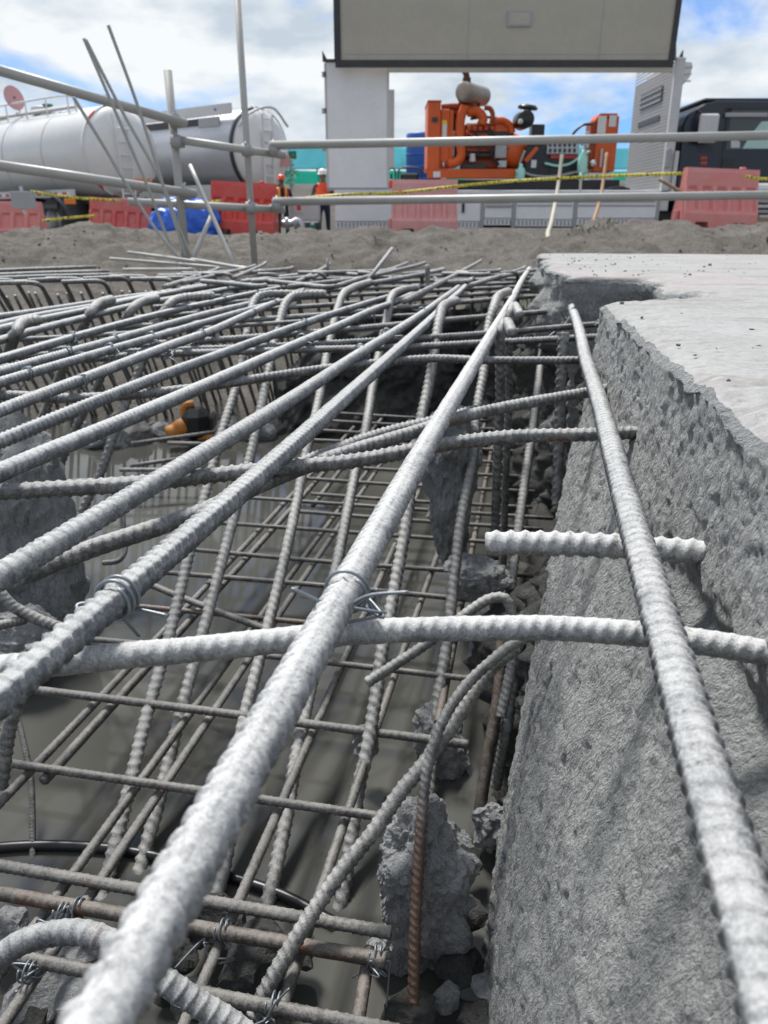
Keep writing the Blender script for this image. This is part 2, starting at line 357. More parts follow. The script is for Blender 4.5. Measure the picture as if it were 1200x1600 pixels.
def m_tape():
    t = NT('tape'); x = t.node('ShaderNodeTexWave', {'Vector': t.co, 'Scale': 5.5, 'Distortion': 9.0, 'Detail': 3.0, 'Detail Scale': 4.0}, wave_type='BANDS', bands_direction='X').outputs['Fac']
    return t.set(Base_Color=t.mix(t.ramp(x, [(0.80, 0.0), (0.92, 1.0)]), (0.72, 0.60, 0.07), (0.03, 0.03, 0.02)), Roughness=0.4)
M['tape'] = m_tape()
def m_strip():
    t = NT('strip'); x = t.node('ShaderNodeTexWave', {'Vector': t.co, 'Scale': 1.1}, wave_type='BANDS', bands_direction='X').outputs['Fac']
    return t.set(Base_Color=t.mix(t.ramp(x, [(0.49, 0.0), (0.51, 1.0)]), (0.70, 0.70, 0.68), (0.55, 0.04, 0.03)), Roughness=0.4)
M['strip'] = m_strip()
def m_net(name, a, b):
    t = NT(name); n = t.noise(1.2, 4, 0.6); c = t.mix(n, a, b)
    tr = t.node('ShaderNodeBsdfTranslucent', {'Color': c}); mx = t.node('ShaderNodeMixShader', {0: 0.6, 1: t.b.outputs[0], 2: tr.outputs[0]})
    t.l.new(mx.outputs[0], t.n['Material Output'].inputs['Surface'])
    return t.set(Base_Color=c, Roughness=0.7)
M['net_hi'] = m_net('net_hi', (0.26, 0.66, 0.72), (0.36, 0.76, 0.80))
M['net_lo'] = m_net('net_lo', (0.07, 0.56, 0.44), (0.13, 0.66, 0.54))
def m_leaf():
    t = NT('leaf'); return t.set(Base_Color=t.mix(t.noise(8, 3), (0.07, 0.11, 0.03), (0.16, 0.19, 0.07)), Roughness=0.7)
M['leaf'] = m_leaf()

# ------------------------------------------------------------------ the setting: ground, mound, pit, water
cr_px = np.array([-900, 0, 60, 130, 200, 260, 330, 400, 500, 640, 780, 840, 862, 900, 1000, 1100, 1200, 2100])
cr_py = np.array([366, 366, 366, 359, 366, 374, 372, 366, 363, 362, 361, 371, 374, 356, 351, 357, 357, 360])
cr_x = (cr_px-600)/1200*7.45; cr_z = -(cr_py-345)/1283*8.0
def terrain_z(x, y):
    x = np.asarray(x, float); y = np.asarray(y, float)
    crest = np.interp(x*8.0/np.maximum(y, 4.5), cr_x, cr_z)
    z = np.interp(y, [2.8, 3.25, 3.5, 4.4, 5.2, 6.6, 7.4, 8.0, 8.7, 10.0, 12.5, 14.6, 16, 20, 4000],
                  [-1.15, -1.02, -0.9, -0.52, -0.40, -0.235, -0.165, -0.128, -0.15, -0.20, -0.205, -0.235, -0.36, -0.55, -0.55])
    bump = np.exp(-((y-7.9)/1.25)**2)*(crest+0.128)
    rough = sstep(y, 3.2, 4.2)*(1-sstep(y, 9.2, 11.5))
    p = np.stack([x, y, np.zeros_like(x)], -1)
    return z + bump + rough*(0.050*fbm(p*1.3, 4, 3) + (0.085*fbm(p*3.4, 4, 9) + 0.050*np.abs(fbm(p*9.0, 3, 12)))*np.exp(-((y-6.5)/3)**2))
def terrain(name, xs, ys, mat):
    X, Y = np.meshgrid(xs, ys); v = np.stack([X, Y, terrain_z(X, Y)], -1).reshape(-1, 3)
    return tag(mesh_obj(name, v, grid_faces(len(ys), len(xs)), mat), kind='structure')
terrain('sand_mound', np.linspace(-9, 9, 330), np.concatenate([np.linspace(2.8, 9.5, 220), np.linspace(9.6, 13, 20)]), M['sand'])
gx = np.concatenate([-np.geomspace(2500, 10, 14), np.linspace(-9, 9, 10), np.geomspace(10, 2500, 14)])
gy = np.concatenate([np.linspace(12.9, 22, 14), np.geomspace(23, 2500, 18)])
Xg, Yg = np.meshgrid(gx, gy); Zg = terrain_z(Xg, Yg) - 0.004
tag(mesh_obj('ground', np.stack([Xg, Yg, Zg], -1).reshape(-1, 3), grid_faces(len(gy), len(gx)), M['ground']), kind='structure')
# outer ground on both sides and behind the camera, so that the pit lies in something
gb = MB(); gb.box((-60, -40, -1.6), (-9.0, 12.9, -0.30)).box((9.0, -40, -1.6), (60, 12.9, -0.30)).box((-9, -40, -1.6), (9, -2.2, -0.32)); tag(gb.build('surrounding_ground', M['ground']), kind='structure')
# earth berm far behind the lorry
bx = np.linspace(-60, 60, 120); by = np.linspace(26, 60, 26); X, Y = np.meshgrid(bx, by)
Zb = -0.55 + 1.95*sstep(Y, 27, 33) + 0.25*fbm(np.stack([X*0.2, Y*0.2, X*0], -1), 3, 5)*sstep(Y, 27, 32)
tag(mesh_obj('earth_berm', np.stack([X, Y, Zb], -1).reshape(-1, 3), grid_faces(26, 120), M['ground']), kind='structure')

_t = ['first', 'second', 'third', 'fourth', 'fifth', 'sixth', 'seventh', 'eighth', 'ninth', 'tenth', 'eleventh', 'twelfth', 'thirteenth', 'fourteenth', 'fifteenth', 'sixteenth', 'seventeenth', 'eighteenth', 'nineteenth']
def ordn(i):
    n = i+1
    if n < 20: return _t[n-1]
    tens, r = divmod(n, 10); return ['twentieth', 'thirtieth', 'fortieth', 'fiftieth'][tens-2] if r == 0 else ['twenty', 'thirty', 'forty', 'fifty'][tens-2]+'-'+_t[r-1]
WATER_Z = -0.885
def bed_z(x, y):
    p = np.stack([x, y, np.zeros_like(x)], -1)
    u = y*CY + x*SY; w = x*CY - y*SY
    z = -1.05 + 0.05*fbm(p*2.2, 3, 21)
    near = np.exp(-((u-0.36)/0.20)**2)*sstep(-w, 0.10, 0.30)                      # rubble bank at the near end
    z = z + near*(0.23 + 0.055*fbm(p*9, 4, 22) + 0.022*fbm(p*34, 4, 29))
    right = sstep(w, -0.13, 0.02)                                        # rubble foot of the wall
    z = z + right*(0.19 + 0.05*fbm(p*8, 4, 25) + 0.03*fbm(p*26, 4, 27))
    ridge = np.exp(-((u-0.60)/0.035)**2)*sstep(-w, 0.12, 0.2)
    z = z + ridge*(0.13 + 0.07*fbm(p*10, 3, 33))
    far = sstep(u, 2.9, 3.4)
    return z + far*0.10 + 0.012*fbm(p*30, 3, 28)
nx, ny = 210, 270
xs = np.linspace(-2.6, 1.5, nx); ys = np.concatenate([np.linspace(-2.2, 0.15, 30), np.linspace(0.16, 1.3, 180), np.linspace(1.31, 3.7, 60)])
X, Y = np.meshgrid(xs, ys)
tag(mesh_obj('pit_floor', np.stack([X, Y, bed_z(X, Y)], -1).reshape(-1, 3), grid_faces(ny, nx), M['mud']), kind='structure')
wx, wy = np.linspace(-9, 1.5, 12), np.linspace(-2.2, 3.75, 12); X, Y = np.meshgrid(wx, wy)
tag(mesh_obj('muddy_water', np.stack([X, Y, X*0+WATER_Z], -1).reshape(-1, 3), grid_faces(12, 12), M['water']), kind='structure')

# ------------------------------------------------------------------ concrete
def slab_piece(name, us, wtop, zt, low, mats, label, seed, wfar=3.0):
    """a broken slab: level top, ragged edge, rough face going down into the pit"""
    nu = len(us)
    t = np.concatenate([np.linspace(wfar, 0.5, 20), np.linspace(0.48, 0.08, 40), np.linspace(0.075, 0.0, 40)])          # distance right of the edge
    zs = np.concatenate([np.linspace(0, 0.25, 90), np.linspace(0.253, 0.92, 190)])          # distance below the top
    U, T = np.meshgrid(us, t, indexing='ij')
    e = wtop(us)[:, None] + 0.004*fbm(np.stack([us*6, us*0, us*0+seed], -1), 3, seed)[:, None] + 0.0015*fbm(np.stack([us*40, us*0, us*0+seed], -1), 3, seed+4)[:, None]
    Wt = e + T
    pn = np.stack([U, Wt, U*0], -1)
    rnd = np.clip(0.012+0.007*fbm(pn*9, 3, seed+1), 0.004, 0.05)                      # worn, crumbled arris
    chip = 0.013*np.exp(-T/rnd)*(1+0.45*fbm(pn*24, 3, seed+9)) + np.exp(-T/0.07)*0.005*np.clip(fbm(pn*7, 3, seed+2), 0, 1)
    fin = np.exp(-T/0.05)
    Zt = zt - chip + 0.0012*fbm(pn*9, 4, seed+3) + (0.0008+0.0014*fin)*fbm(pn*75, 3, seed+8)
    U2, D = np.meshgrid(us, zs, indexing='ij')
    Zf = Zt[:, -1][:, None] - D
    Wf = low(U2, zt-D, e)
    pf = np.stack([U2, Wf, Zf*0.85], -1)
    amp = 0.25+0.75*sstep(D, 0.0, 0.012)
    g = fbm(pf*95, 3, seed+6, 0.6)
    lowr = 0.55+0.45*sstep(D, 0.10, 0.22)
    disp = amp*(lowr*0.005*fbm(pf*8, 3, seed+5) + lowr*0.0010*fbm(pf*34, 3, seed+14, 0.6) + 0.0024*g + 0.0022*fbm(np.stack([U2*55, Wf*55, Zf*7], -1), 3, seed+31)*sstep(D, 0.12, 0.2) - 0.0015*np.clip(-g-0.40, 0, 1) + 0.0012*fbm(pf*260, 2, seed+7, 0.6))
    dr = fbm(pf*60, 3, seed+21)
    V = np.concatenate([np.stack([U, Wt+np.exp(-T/0.01)*0.004*fbm(pn*50, 3, seed+22), Zt], -1), np.stack([U2+0.0015*dr, Wf-disp, Zf+0.0012*dr], -1)], 1)
    m = V.shape[1]; nr = nu
    xyz = np.stack([V[..., 1]*CY + V[..., 0]*SY, V[..., 0]*CY - V[..., 1]*SY, V[..., 2]], -1).reshape(-1, 3)
    f = grid_faces(nr, m)[:, ::-1]
    o = mesh_obj(name, xyz, f, mats, None, True)
    j = np.tile(np.arange(m-1), nr-1)
    o.data.polygons.foreach_set('material_index', np.where(j < len(t)-5, 1, 0).astype(np.int32))
    return tag(o, label, 'concrete slab')
def low_all(U, z, e):
    drop = -z
    w = e - 0.012*sstep(drop, 0.14, 0.28)
    slant = np.interp(drop, [0.22, 0.28, 0.36, 0.46, 0.60, 0.75, 1.1], [0.0, 0.008, 0.034, 0.070, 0.102, 0.124, 0.140])
    uend = np.interp(drop, [0.25, 0.36, 0.48, 0.85, 1.1], [1.34, 1.26, 1.02, 0.72, 0.66])
    k = sstep(U, uend, uend+0.10)
    groove = 0.022*np.exp(-((drop-0.285-0.02*np.sin(U*9))/0.022)**2)*sstep(0.75-U, 0.0, 0.2)
    near = w - slant*(1-k) + groove + k*sstep(drop, 0.24, 0.34)*0.16
    rub = 0.05*fbm(np.stack([U*7, z*7, U*0], -1), 4, 47)*sstep(drop, 0.14, 0.2)
    return np.where(U > 1.40, e + 0.05*sstep(drop, 0.2, 0.42) + rub*sstep(U, 1.40, 1.5), near)
slab_us = np.concatenate([np.linspace(-0.75, 0.10, 40), np.linspace(0.105, 1.40, 400), np.linspace(1.404, 2.2, 150), np.linspace(2.21, 3.50, 110), [3.505, 3.51]])
def slab_edge(u):
    e = np.interp(u, [-1, 0.3, 0.5, 0.8, 1.3, 1.40, 1.44, 1.50, 1.58, 1.75, 1.92, 2.00, 2.05, 2.2, 2.45, 2.8, 3.2, 3.48, 3.51], [0.165, 0.155, 0.147, 0.132, 0.108, 0.102, 0.16, 0.27, 0.30, 0.24, 0.26, 0.21, 0.09, 0.05, 0.03, 0.02, 0.0, -0.02, 3.0])
    return e + 0.03*fbm(np.stack([u*16, u*0, u*0], -1), 3, 8)*sstep(u, 1.42, 1.5)
slab_piece('concrete_slab', slab_us, slab_edge, -0.128, low_all, [M['conc_face'], M['conc_top']], 'broad concrete slab with pale dusty top, rough grey side and a broken notch', 40)
def rock(name, c, size, mat, seed, label=None, cat=None, group=None, sub=4, rough=0.28, squash=(1, 1, 1), rz=0.0, parent=None):
    import bmesh
    bm = bmesh.new(); bmesh.ops.create_icosphere(bm, subdivisions=sub, radius=1.0)
    v = np.array([x.co for x in bm.verts]); f = np.array([[x.index for x in q.verts] for q in bm.faces]); bm.free()
    # cut by random planes for a broken, faceted block
    rr = np.random.default_rng(seed)
    for k in range(13):
        n = rr.normal(size=3); n /= np.linalg.norm(n); d = rr.uniform(0.55, 0.85); s = v @ n; v = v - np.clip(s-d, 0, None)[:, None]*n
    nrm = v/np.linalg.norm(v, axis=1)[:, None]
    sq = np.array(squash); v = v*sq; vi = v/sq.mean()
    nn = nrm/sq; nn /= np.linalg.norm(nn, axis=1)[:, None]
    v = (v + nn*(rough*0.42*fbm(vi*2.2, 3, seed) + rough*0.20*fbm(vi*7, 3, seed+3) + rough*0.09*fbm(vi*20, 3, seed+5))[:, None]*min(1.0, sq.mean()))*size
    cz, sz = math.cos(rz), math.sin(rz); v = np.stack([v[:, 0]*cz-v[:, 1]*sz, v[:, 0]*sz+v[:, 1]*cz, v[:, 2]], -1)
    o = mesh_obj(name, v+np.asarray(c), f, mat, parent, False, origin=c)
    return tag(o, label, cat, group)
# rubble under the slabs: the ragged wall of old concrete behind the bars
def ragged_wall(name, ua, ub, wfun, ztop, label, seed, mat):
    us = np.linspace(ua, ub, 210); zz = np.linspace(0, 1, 150); U, Zt = np.meshgrid(us, zz, indexing='ij')
    z = ztop - Zt*(ztop+1.02); w = wfun(U, z)
    p = np.stack([U, w, z], -1)
    d = 0.07*fbm(p*5, 3, seed) + 0.045*np.abs(fbm(p*13, 3, seed+2)) + 0.012*fbm(p*45, 3, seed+3)
    w = w - d*sstep(Zt, 0.0, 0.06)
    xyz = np.stack([w*CY+U*SY, U*CY-w*SY, z], -1).reshape(-1, 3)
    back = xyz.reshape(210, 150, 3)
    return tag(mesh_obj(name, xyz, grid_faces(210, 150)[:, ::-1], mat, None, True), label, 'wall')
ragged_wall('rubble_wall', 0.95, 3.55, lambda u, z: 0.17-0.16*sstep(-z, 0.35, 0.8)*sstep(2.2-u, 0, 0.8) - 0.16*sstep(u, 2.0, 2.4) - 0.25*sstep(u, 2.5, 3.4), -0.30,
            'ragged wall of broken dark concrete under the slab edge', 71, M['conc_dark'])
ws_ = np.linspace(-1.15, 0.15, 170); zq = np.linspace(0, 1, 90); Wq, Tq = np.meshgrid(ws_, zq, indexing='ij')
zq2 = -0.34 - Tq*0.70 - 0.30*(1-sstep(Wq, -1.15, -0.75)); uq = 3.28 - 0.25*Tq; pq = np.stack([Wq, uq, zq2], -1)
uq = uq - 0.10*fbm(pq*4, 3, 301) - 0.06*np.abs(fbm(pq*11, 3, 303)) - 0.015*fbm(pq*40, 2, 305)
tag(mesh_obj('rubble_wall', np.stack([Wq*CY+uq*SY, uq*CY-Wq*SY, zq2], -1).reshape(-1, 3), grid_faces(170, 90), M['conc_dark'], None, True), 'dark rubble bank closing the far end of the pit', 'wall')
for i in range(26):
    px_ = 130+i*12+random.uniform(-5, 5); s_ = random.uniform(0.03, 0.085)
    rock('shore_stone', atz(px_, 690-random.uniform(0, 34), -0.88+s_*0.3), s_, M['conc_far'] if i % 2 else M['conc_chunk'], 400+i, '%s grey stone from the left along the far water edge' % ordn(i), 'stone', 'stones along the far water edge', 3, 0.32, (1.2, 1.0, 0.8), i*0.7)
rock('concrete_chunk', uw(0.715, -0.100, -0.815), 0.118, M['conc_chunk'], 5, 'upright broken concrete block with a rusty bar in front, standing in the mud', 'concrete chunk', None, 6, 0.34, (0.60, 0.50, 1.55), 0.2)
rock('concrete_chunk', atz(745, 905, -0.70), 0.075, M['conc_chunk'], 8, 'pale concrete lump caught between the bars under the short stub', 'concrete chunk', None, 5, 0.34, (1.0, 0.9, 0.75))
rock('concrete_chunk', atz(706, 760, -0.55), 0.125, M['conc_face'], 12, 'grey broken concrete pillar behind the leaning bars', 'concrete chunk', None, 5, 0.34, (0.55, 0.6, 1.5), 0.4)
rock('concrete_chunk', atz(690, 1165, -0.86), 0.085, M['conc_chunk'], 14, 'concrete fragment at the wall foot where leaning bars meet', 'concrete chunk', None, 5, 0.36, (0.55, 0.7, 1.1), 0.4)
rock('concrete_chunk', atz(573, 1158, -0.80), 0.030, M['conc_chunk'], 15, 'small clump of concrete stuck on a leaning bar', 'concrete chunk', None, 4, 0.45, (0.9, 0.8, 1.0))
rock('concrete_chunk', atz(772, 1285, -0.83), 0.045, M['conc_chunk'], 16, 'small pale stone wedged between block and wall', 'concrete chunk', None, 4, 0.35, (1.0, 0.8, 0.9))
rock('concrete_pile_head', atz(20, 880, -0.72), 0.26, M['conc_face'], 19, 'rough grey concrete pile head rising at the left edge', 'pile head', None, 5, 0.22, (0.62, 0.62, 1.55))
rock('concrete_chunk', atz(20, 1010, -0.80), 0.12, M['conc_chunk'], 23, 'broken grey concrete lump at the left below the wire tie', 'concrete chunk', None, 5, 0.36, (1.2, 0.9, 0.7))
stones = sorted([6, 395, 330, 60, 738, 720, 760, 300, 735, 150, 640, 465, 120, 270, 745, 700, 25])
for i, (px, py, s) in enumerate([(6, 1450, .035), (395, 1500, .05), (330, 1440, .045), (60, 1560, .045), (738, 1430, .03), (720, 1510, .028), (760, 1545, .03), (300, 1560, .03), (735, 1350, .025), (150, 1560, .05), (640, 1590, .035), (465, 1485, .028), (120, 1500, .03), (270, 1500, .03), (745, 1590, .03), (700, 1560, .02), (25, 1590, .04)]):
    rock('rubble_stone', atz(px, py, -0.855 + s*0.5), s, M['conc_dark'] if i % 3 else M['conc_chunk'], 100+i, '%s loose stone in the dark mud of the pit bottom, from the left' % ordn(stones.index(px)), 'stone', 'loose stones in the mud', 3, 0.35, (1.1, 0.9, 0.7), i*1.3)
for i, (u, w, s) in enumerate([(1.50, 0.22, .03), (1.60, 0.26, .045), (1.66, 0.17, .04), (1.76, 0.24, .05), (1.85, 0.17, .045), (1.92, 0.22, .04)]):
    rock('slab_rubble', uw(u, w, -0.165 - 0.012*i), s, M['conc_far'], 140+i, '%s broken lump in the slab notch, from the near side' % ordn(i), 'stone', 'lumps in the slab gap', 4, 0.35, (1.2, 1.0, 0.55), i)
import bmesh as _bm
def clods(name, pts, sizes, mat, seed, label, cat):
    """many crumbs nobody could count, as one object"""
    bm = _bm.new(); _bm.ops.create_icosphere(bm, subdivisions=1, radius=1.0); v0 = np.array([x.co for x in bm.verts]); f0 = np.array([[x.index for x in q.verts] for q in bm.faces]); bm.free()
    rr = np.random.default_rng(seed); vs_, fs_ = [], []
    for k, (p, sz) in enumerate(zip(pts, sizes)):
        v = v0*rr.uniform(0.6, 1.3, (len(v0), 1))*rr.uniform(0.6, 1.3, 3)*np.array((1, 1, 0.75))*sz; vs_.append(v+p); fs_.append(f0+k*len(v0))
    return tag(mesh_obj(name, np.vstack(vs_), np.vstack(fs_), mat, None, False), label, cat, None, 'stuff')
cp = []; cs = []
for i in range(150):
    u = random.choice((random.uniform(0.45, 1.42), random.uniform(2.05, 3.4), random.uniform(2.05, 3.4))); e_ = float(slab_edge(np.array([u]))[0]); w = e_ + 0.02 + abs(random.gauss(0, 0.35)); sz = random.uniform(0.0008, 0.003)*(1 if u < 1.6 else 1.5)*(1.8 if random.random() < 0.07 else 1)
    cp.append(uw(u, w, -0.1285+sz*0.3)); cs.append(sz)
clods('slab_crumbs', cp, cs, M['conc_far'], 5, 'dark crumbs of concrete scattered over the slab top', 'crumbs')
cp = []; cs = []
for i in range(1500):
    y = random.uniform(4.2, 9.3); x = random.uniform(-0.62, 0.62)*y; sz = random.uniform(0.004, 0.014)*(2.2 if random.random() < 0.05 else 1)
    cp.append(np.array((x, y, float(terrain_z(x, y))+sz*0.05))); cs.append(sz)
clods('soil_clods', cp, cs, M['sand'], 6, 'loose earth clods over the sand mound', 'soil')

# ------------------------------------------------------------------ reinforcing bars
def smooth_path(pts, step, fine=None):
    P = np.asarray(pts, float)
    if len(P) > 2:
        Q = np.vstack([2*P[0]-P[1], P, 2*P[-1]-P[-2]]); out = []
        for i in range(len(P)-1):
            p0, p1, p2, p3 = Q[i], Q[i+1], Q[i+2], Q[i+3]
            d01, d12, d23 = [max(1e-6, np.linalg.norm(b-a)**0.5) for a, b in ((p0, p1), (p1, p2), (p2, p3))]
            t0, t1 = 0, d01; t2 = t1+d12; t3 = t2+d23
            t = np.linspace(t1, t2, 24, endpoint=False)[:, None]
            A1 = (t1-t)/(t1-t0)*p0+(t-t0)/(t1-t0)*p1; A2 = (t2-t)/(t2-t1)*p1+(t-t1)/(t2-t1)*p2; A3 = (t3-t)/(t3-t2)*p2+(t-t2)/(t3-t2)*p3
            B1 = (t2-t)/(t2-t0)*A1+(t-t0)/(t2-t0)*A2; B2 = (t3-t)/(t3-t1)*A2+(t-t1)/(t3-t1)*A3
            out.append((t2-t)/(t2-t1)*B1+(t-t1)/(t2-t1)*B2)
        P = np.vstack(out+[P[-1:]])
    L = np.concatenate([[0], np.cumsum(np.linalg.norm(np.diff(P, axis=0), axis=1))])
    m = max(2, int(L[-1]/step)+1); s = np.linspace(0, L[-1], m) if fine is None or L[-1] <= fine else np.concatenate([np.arange(0, fine, step), np.arange(fine, L[-1], step*2), L[-1:]])
    return np.stack([np.interp(s, L, P[:, k]) for k in range(3)], -1), s
TRI = [0]
def rebar(name, pts, dia, mat, label, group=None, n=14, spp=5, phi=0.6, herring=False, slope=0.45, rib=0.085, lrib=0.075, pitch=None, cat='rebar', fine=None, rw=0.125):
    """a ribbed bar swept along a path: two ribs along it and slanting cross ribs, all in the mesh"""
    pitch = pitch or dia*0.52; ribbed = spp > 0
    Pp, s = smooth_path(pts, pitch/spp if ribbed else max(0.006, dia*0.6) if len(pts) > 3 else 0.1, fine)
    T = np.gradient(Pp, axis=0); T /= np.linalg.norm(T, axis=1)[:, None]
    mt = np.abs(T).mean(0); ref = np.eye(3)[int(np.argmin(mt))] if mt[2] > 0.75 else np.array((0, 0, 1.0))
    if mt[2] <= 0.75 and np.abs(T[:, 2]).max() > 0.93: ref = np.eye(3)[int(np.argmin(np.abs(T).max(0)))]
    N = ref-T*(T @ ref)[:, None]; N /= np.linalg.norm(N, axis=1)[:, None]; B = np.cross(T, N)
    a = 2*math.pi*np.arange(n)/n; S, A = np.meshgrid(s, a, indexing='ij')
    rr = np.full_like(S, dia/2*(0.955 if ribbed else 1.0))
    if ribbed:
        al = A+phi; half = np.mod(al, math.pi); side = np.where(np.mod(al, 2*math.pi) < math.pi, 1.0, -1.0 if herring else 1.0)
        fr = np.mod(S/pitch + slope*side*(half/math.pi*2-1) + 0.37*(side < 0), 1.0)
        b = np.clip((rw*1.35-np.abs(fr-0.5))/(rw*0.7), 0, 1)*np.clip(np.sin(half)*1.8, 0, 1)**0.7
        l = np.exp(-(np.minimum(half, math.pi-half)/0.17)**2)
        rr = rr*(1+2*rib*b + 2*lrib*l) + dia*0.012*fbm(np.stack([S/dia*0.9, np.cos(A)*1.3, np.sin(A)*1.3 + phi*9], -1), 2, 77)
        if spp > 8: rr = rr + dia*0.022*np.clip(fbm(np.stack([S/dia*4.5, np.cos(A)*2.6, np.sin(A)*2.6 + phi*5], -1), 3, 78)-0.05, 0, 1)
    V = Pp[:, None, :] + rr[..., None]*(np.cos(A)[..., None]*N[:, None, :] + np.sin(A)[..., None]*B[:, None, :])
    m = len(Pp); v = np.vstack([V.reshape(-1, 3), Pp[:1]-T[:1]*dia*0.06, Pp[-1:]+T[-1:]*dia*0.06])
    f = grid_faces(m, n, True)
    k = np.arange(n); k2 = (k+1) % n
    c0 = np.stack([np.full(n, m*n), k2, k, k], -1); c1 = np.stack([np.full(n, m*n+1), (m-1)*n+k, (m-1)*n+k2, (m-1)*n+k2], -1)
    me = bpy.data.meshes.new(name); o0 = Pp[0]; v = (v-o0).astype(np.float32)
    tri = np.concatenate([c0[:, :3], c1[:, :3]])
    me.vertices.add(len(v)); me.vertices.foreach_set('co', v.ravel())
    loops = np.concatenate([f.ravel(), tri.ravel()]).astype(np.int32)
    ls = np.concatenate([np.arange(len(f))*4, len(f)*4+np.arange(len(tri))*3]).astype(np.int32)
    me.loops.add(len(loops)); me.loops.foreach_set('vertex_index', loops)
    me.polygons.add(len(ls)); me.polygons.foreach_set('loop_start', ls); me.update(calc_edges=True)
    me.polygons.foreach_set('use_smooth', [True]*len(ls)); me.materials.append(mat); me.update()
    TRI[0] += len(f)*2+len(tri)
    o = bpy.data.objects.new(name, me); COL.objects.link(o); o.location = o0
    return tag(o, label, cat, group)
def zz(pix, z): return np.array([atz(x, y, z if np.isscalar(z) else z[i]) for i, (x, y) in enumerate(pix)])

ORD = ['first', 'second', 'third', 'fourth', 'fifth', 'sixth', 'seventh', 'eighth', 'ninth', 'tenth', 'eleventh', 'twelfth', 'thirteenth', 'fourteenth', 'fifteenth', 'sixteenth', 'seventeenth', 'eighteenth', 'nineteenth', 'twentieth', 'twenty-first', 'twenty-second', 'twenty-third', 'twenty-fourth']
G_TOP = 'thick lengthwise bars of the top mat'
L = [  # near to far
 (-0.217, [(1320, 1950), (1219, 1600), (1132, 1300), (1092, 1150), (1044, 1000), (998, 850), (958, 700), (929, 600), (902, 500), (880, 441)], 'bar_top', 1.15, 'thick ribbed bar lying beside the rough slab face'),
 (-0.205, [(-80, 2050), (148, 1600), (250, 1400), (310, 1300), (372, 1200), (445, 1067), (505, 975), (576, 867), (612, 795), (680, 700), (731, 600), (777, 500), (806, 450), (830, 420)], 'bar_white', 0.0, 'dust-whitened thick bar running right through the middle foreground'),
 (-0.212, [(-140, 1200), (0, 1077), (50, 1033), (133, 960), (213, 908), (277, 865), (353, 805), (427, 735), (490, 668), (543, 603), (600, 548), (660, 505), (713, 463), (750, 428)], 'bar_top', 2.4, 'thick ribbed bar with a heart-shaped wire tie at its near end'),
 (-0.215, [(-160, 990), (0, 903), (83, 855), (160, 810), (233, 765), (333, 708), (400, 660), (480, 597), (560, 548), (620, 512), (690, 467), (735, 440)], 'bar_top', 0.9, 'fourth thick lengthwise bar leftward from the slab, wire-tied near the middle'),
 (-0.215, [(-120, 785), (0, 738), (83, 703), (180, 663), (267, 630), (333, 597), (400, 564), (477, 530), (560, 487), (607, 473), (665, 458)], 'bar_top', 0.4, None),
 (-0.215, [(-90, 722), (0, 687), (110, 640), (233, 593), (333, 557), (400, 532), (473, 507), (520, 490), (600, 470), (640, 452)], 'bar_top', 2.8, None),
 (-0.213, [(-90, 675), (0, 640), (133, 597), (250, 547), (313, 523), (390, 488), (440, 470)], 'bar_top', 1.4, None),
 (-0.215, [(-90, 622), (0, 598), (53, 586), (173, 547), (237, 527), (333, 500), (395, 482), (520, 452)], 'bar_top', 0.2, None),
 (-0.213, [(-90, 605), (0, 582), (113, 552), (180, 532), (267, 503), (390, 474), (480, 455)], 'bar_top', 0.7, None),
 (-0.215, [(-90, 588), (0, 563), (117, 527), (200, 503), (333, 470), (400, 458), (480, 443)], 'bar_top', 2.2, None),
 (-0.213, [(-90, 555), (0, 533), (157, 490), (233, 473), (340, 455), (440, 438)], 'bar_top', 1.7, None),
 (-0.215, [(-90, 537), (0, 517), (67, 500), (133, 482), (220, 466), (330, 449), (420, 434)], 'bar_top', 0.5, None),
 (-0.213, [(-90, 527), (0, 509), (97, 487), (150, 477), (247, 460), (400, 437), (470, 430)], 'bar_top', 2.0, None),
 (-0.215, [(-90, 508), (0, 493), (133, 476), (230, 460), (330, 444)], 'bar_top', 1.0, None),
]
for i, (z, pix, mt, phi, lab) in enumerate(L):
    lab = lab or '%s thick lengthwise top bar counted leftward from the slab face' % ORD[i]
    dm = [0.0200, 0.0180, 0.0168, 0.0162, 0.0152, 0.0148][i] if i < 6 else 0.0145
    P3 = zz(pix, z); uu = P3[:, 1]*CY+P3[:, 0]*SY; ww = P3[:, 0]*CY-P3[:, 1]*SY
    ext = 0.15 if i < 2 else 0.45; ql = np.linspace(uu[0]-ext, uu[-1], 10); cf = np.polyfit(uu, ww, 1 if i < 2 else 2, w=1/(0.25+uu)); rs_ = random.Random(i)
    P3 = np.array([uw(q, np.polyval(cf, q)+rs_.gauss(0, 0.0015), z+rs_.gauss(0, 0.0012)) for q in ql])
    rebar('lengthwise_rebar', P3, dm, M[mt], lab, G_TOP, n=24 if i < 4 else 14, spp=11 if i < 4 else (6 if i < 8 else 5), phi=phi, slope=0.22 if i == 0 else 0.38, rib=0.095 if i == 0 else 0.12, lrib=0.12, herring=i % 2 == 1, pitch=dm*0.60, fine=1.3+ext if i < 4 else None, rw=0.095 if i < 4 else 0.115)

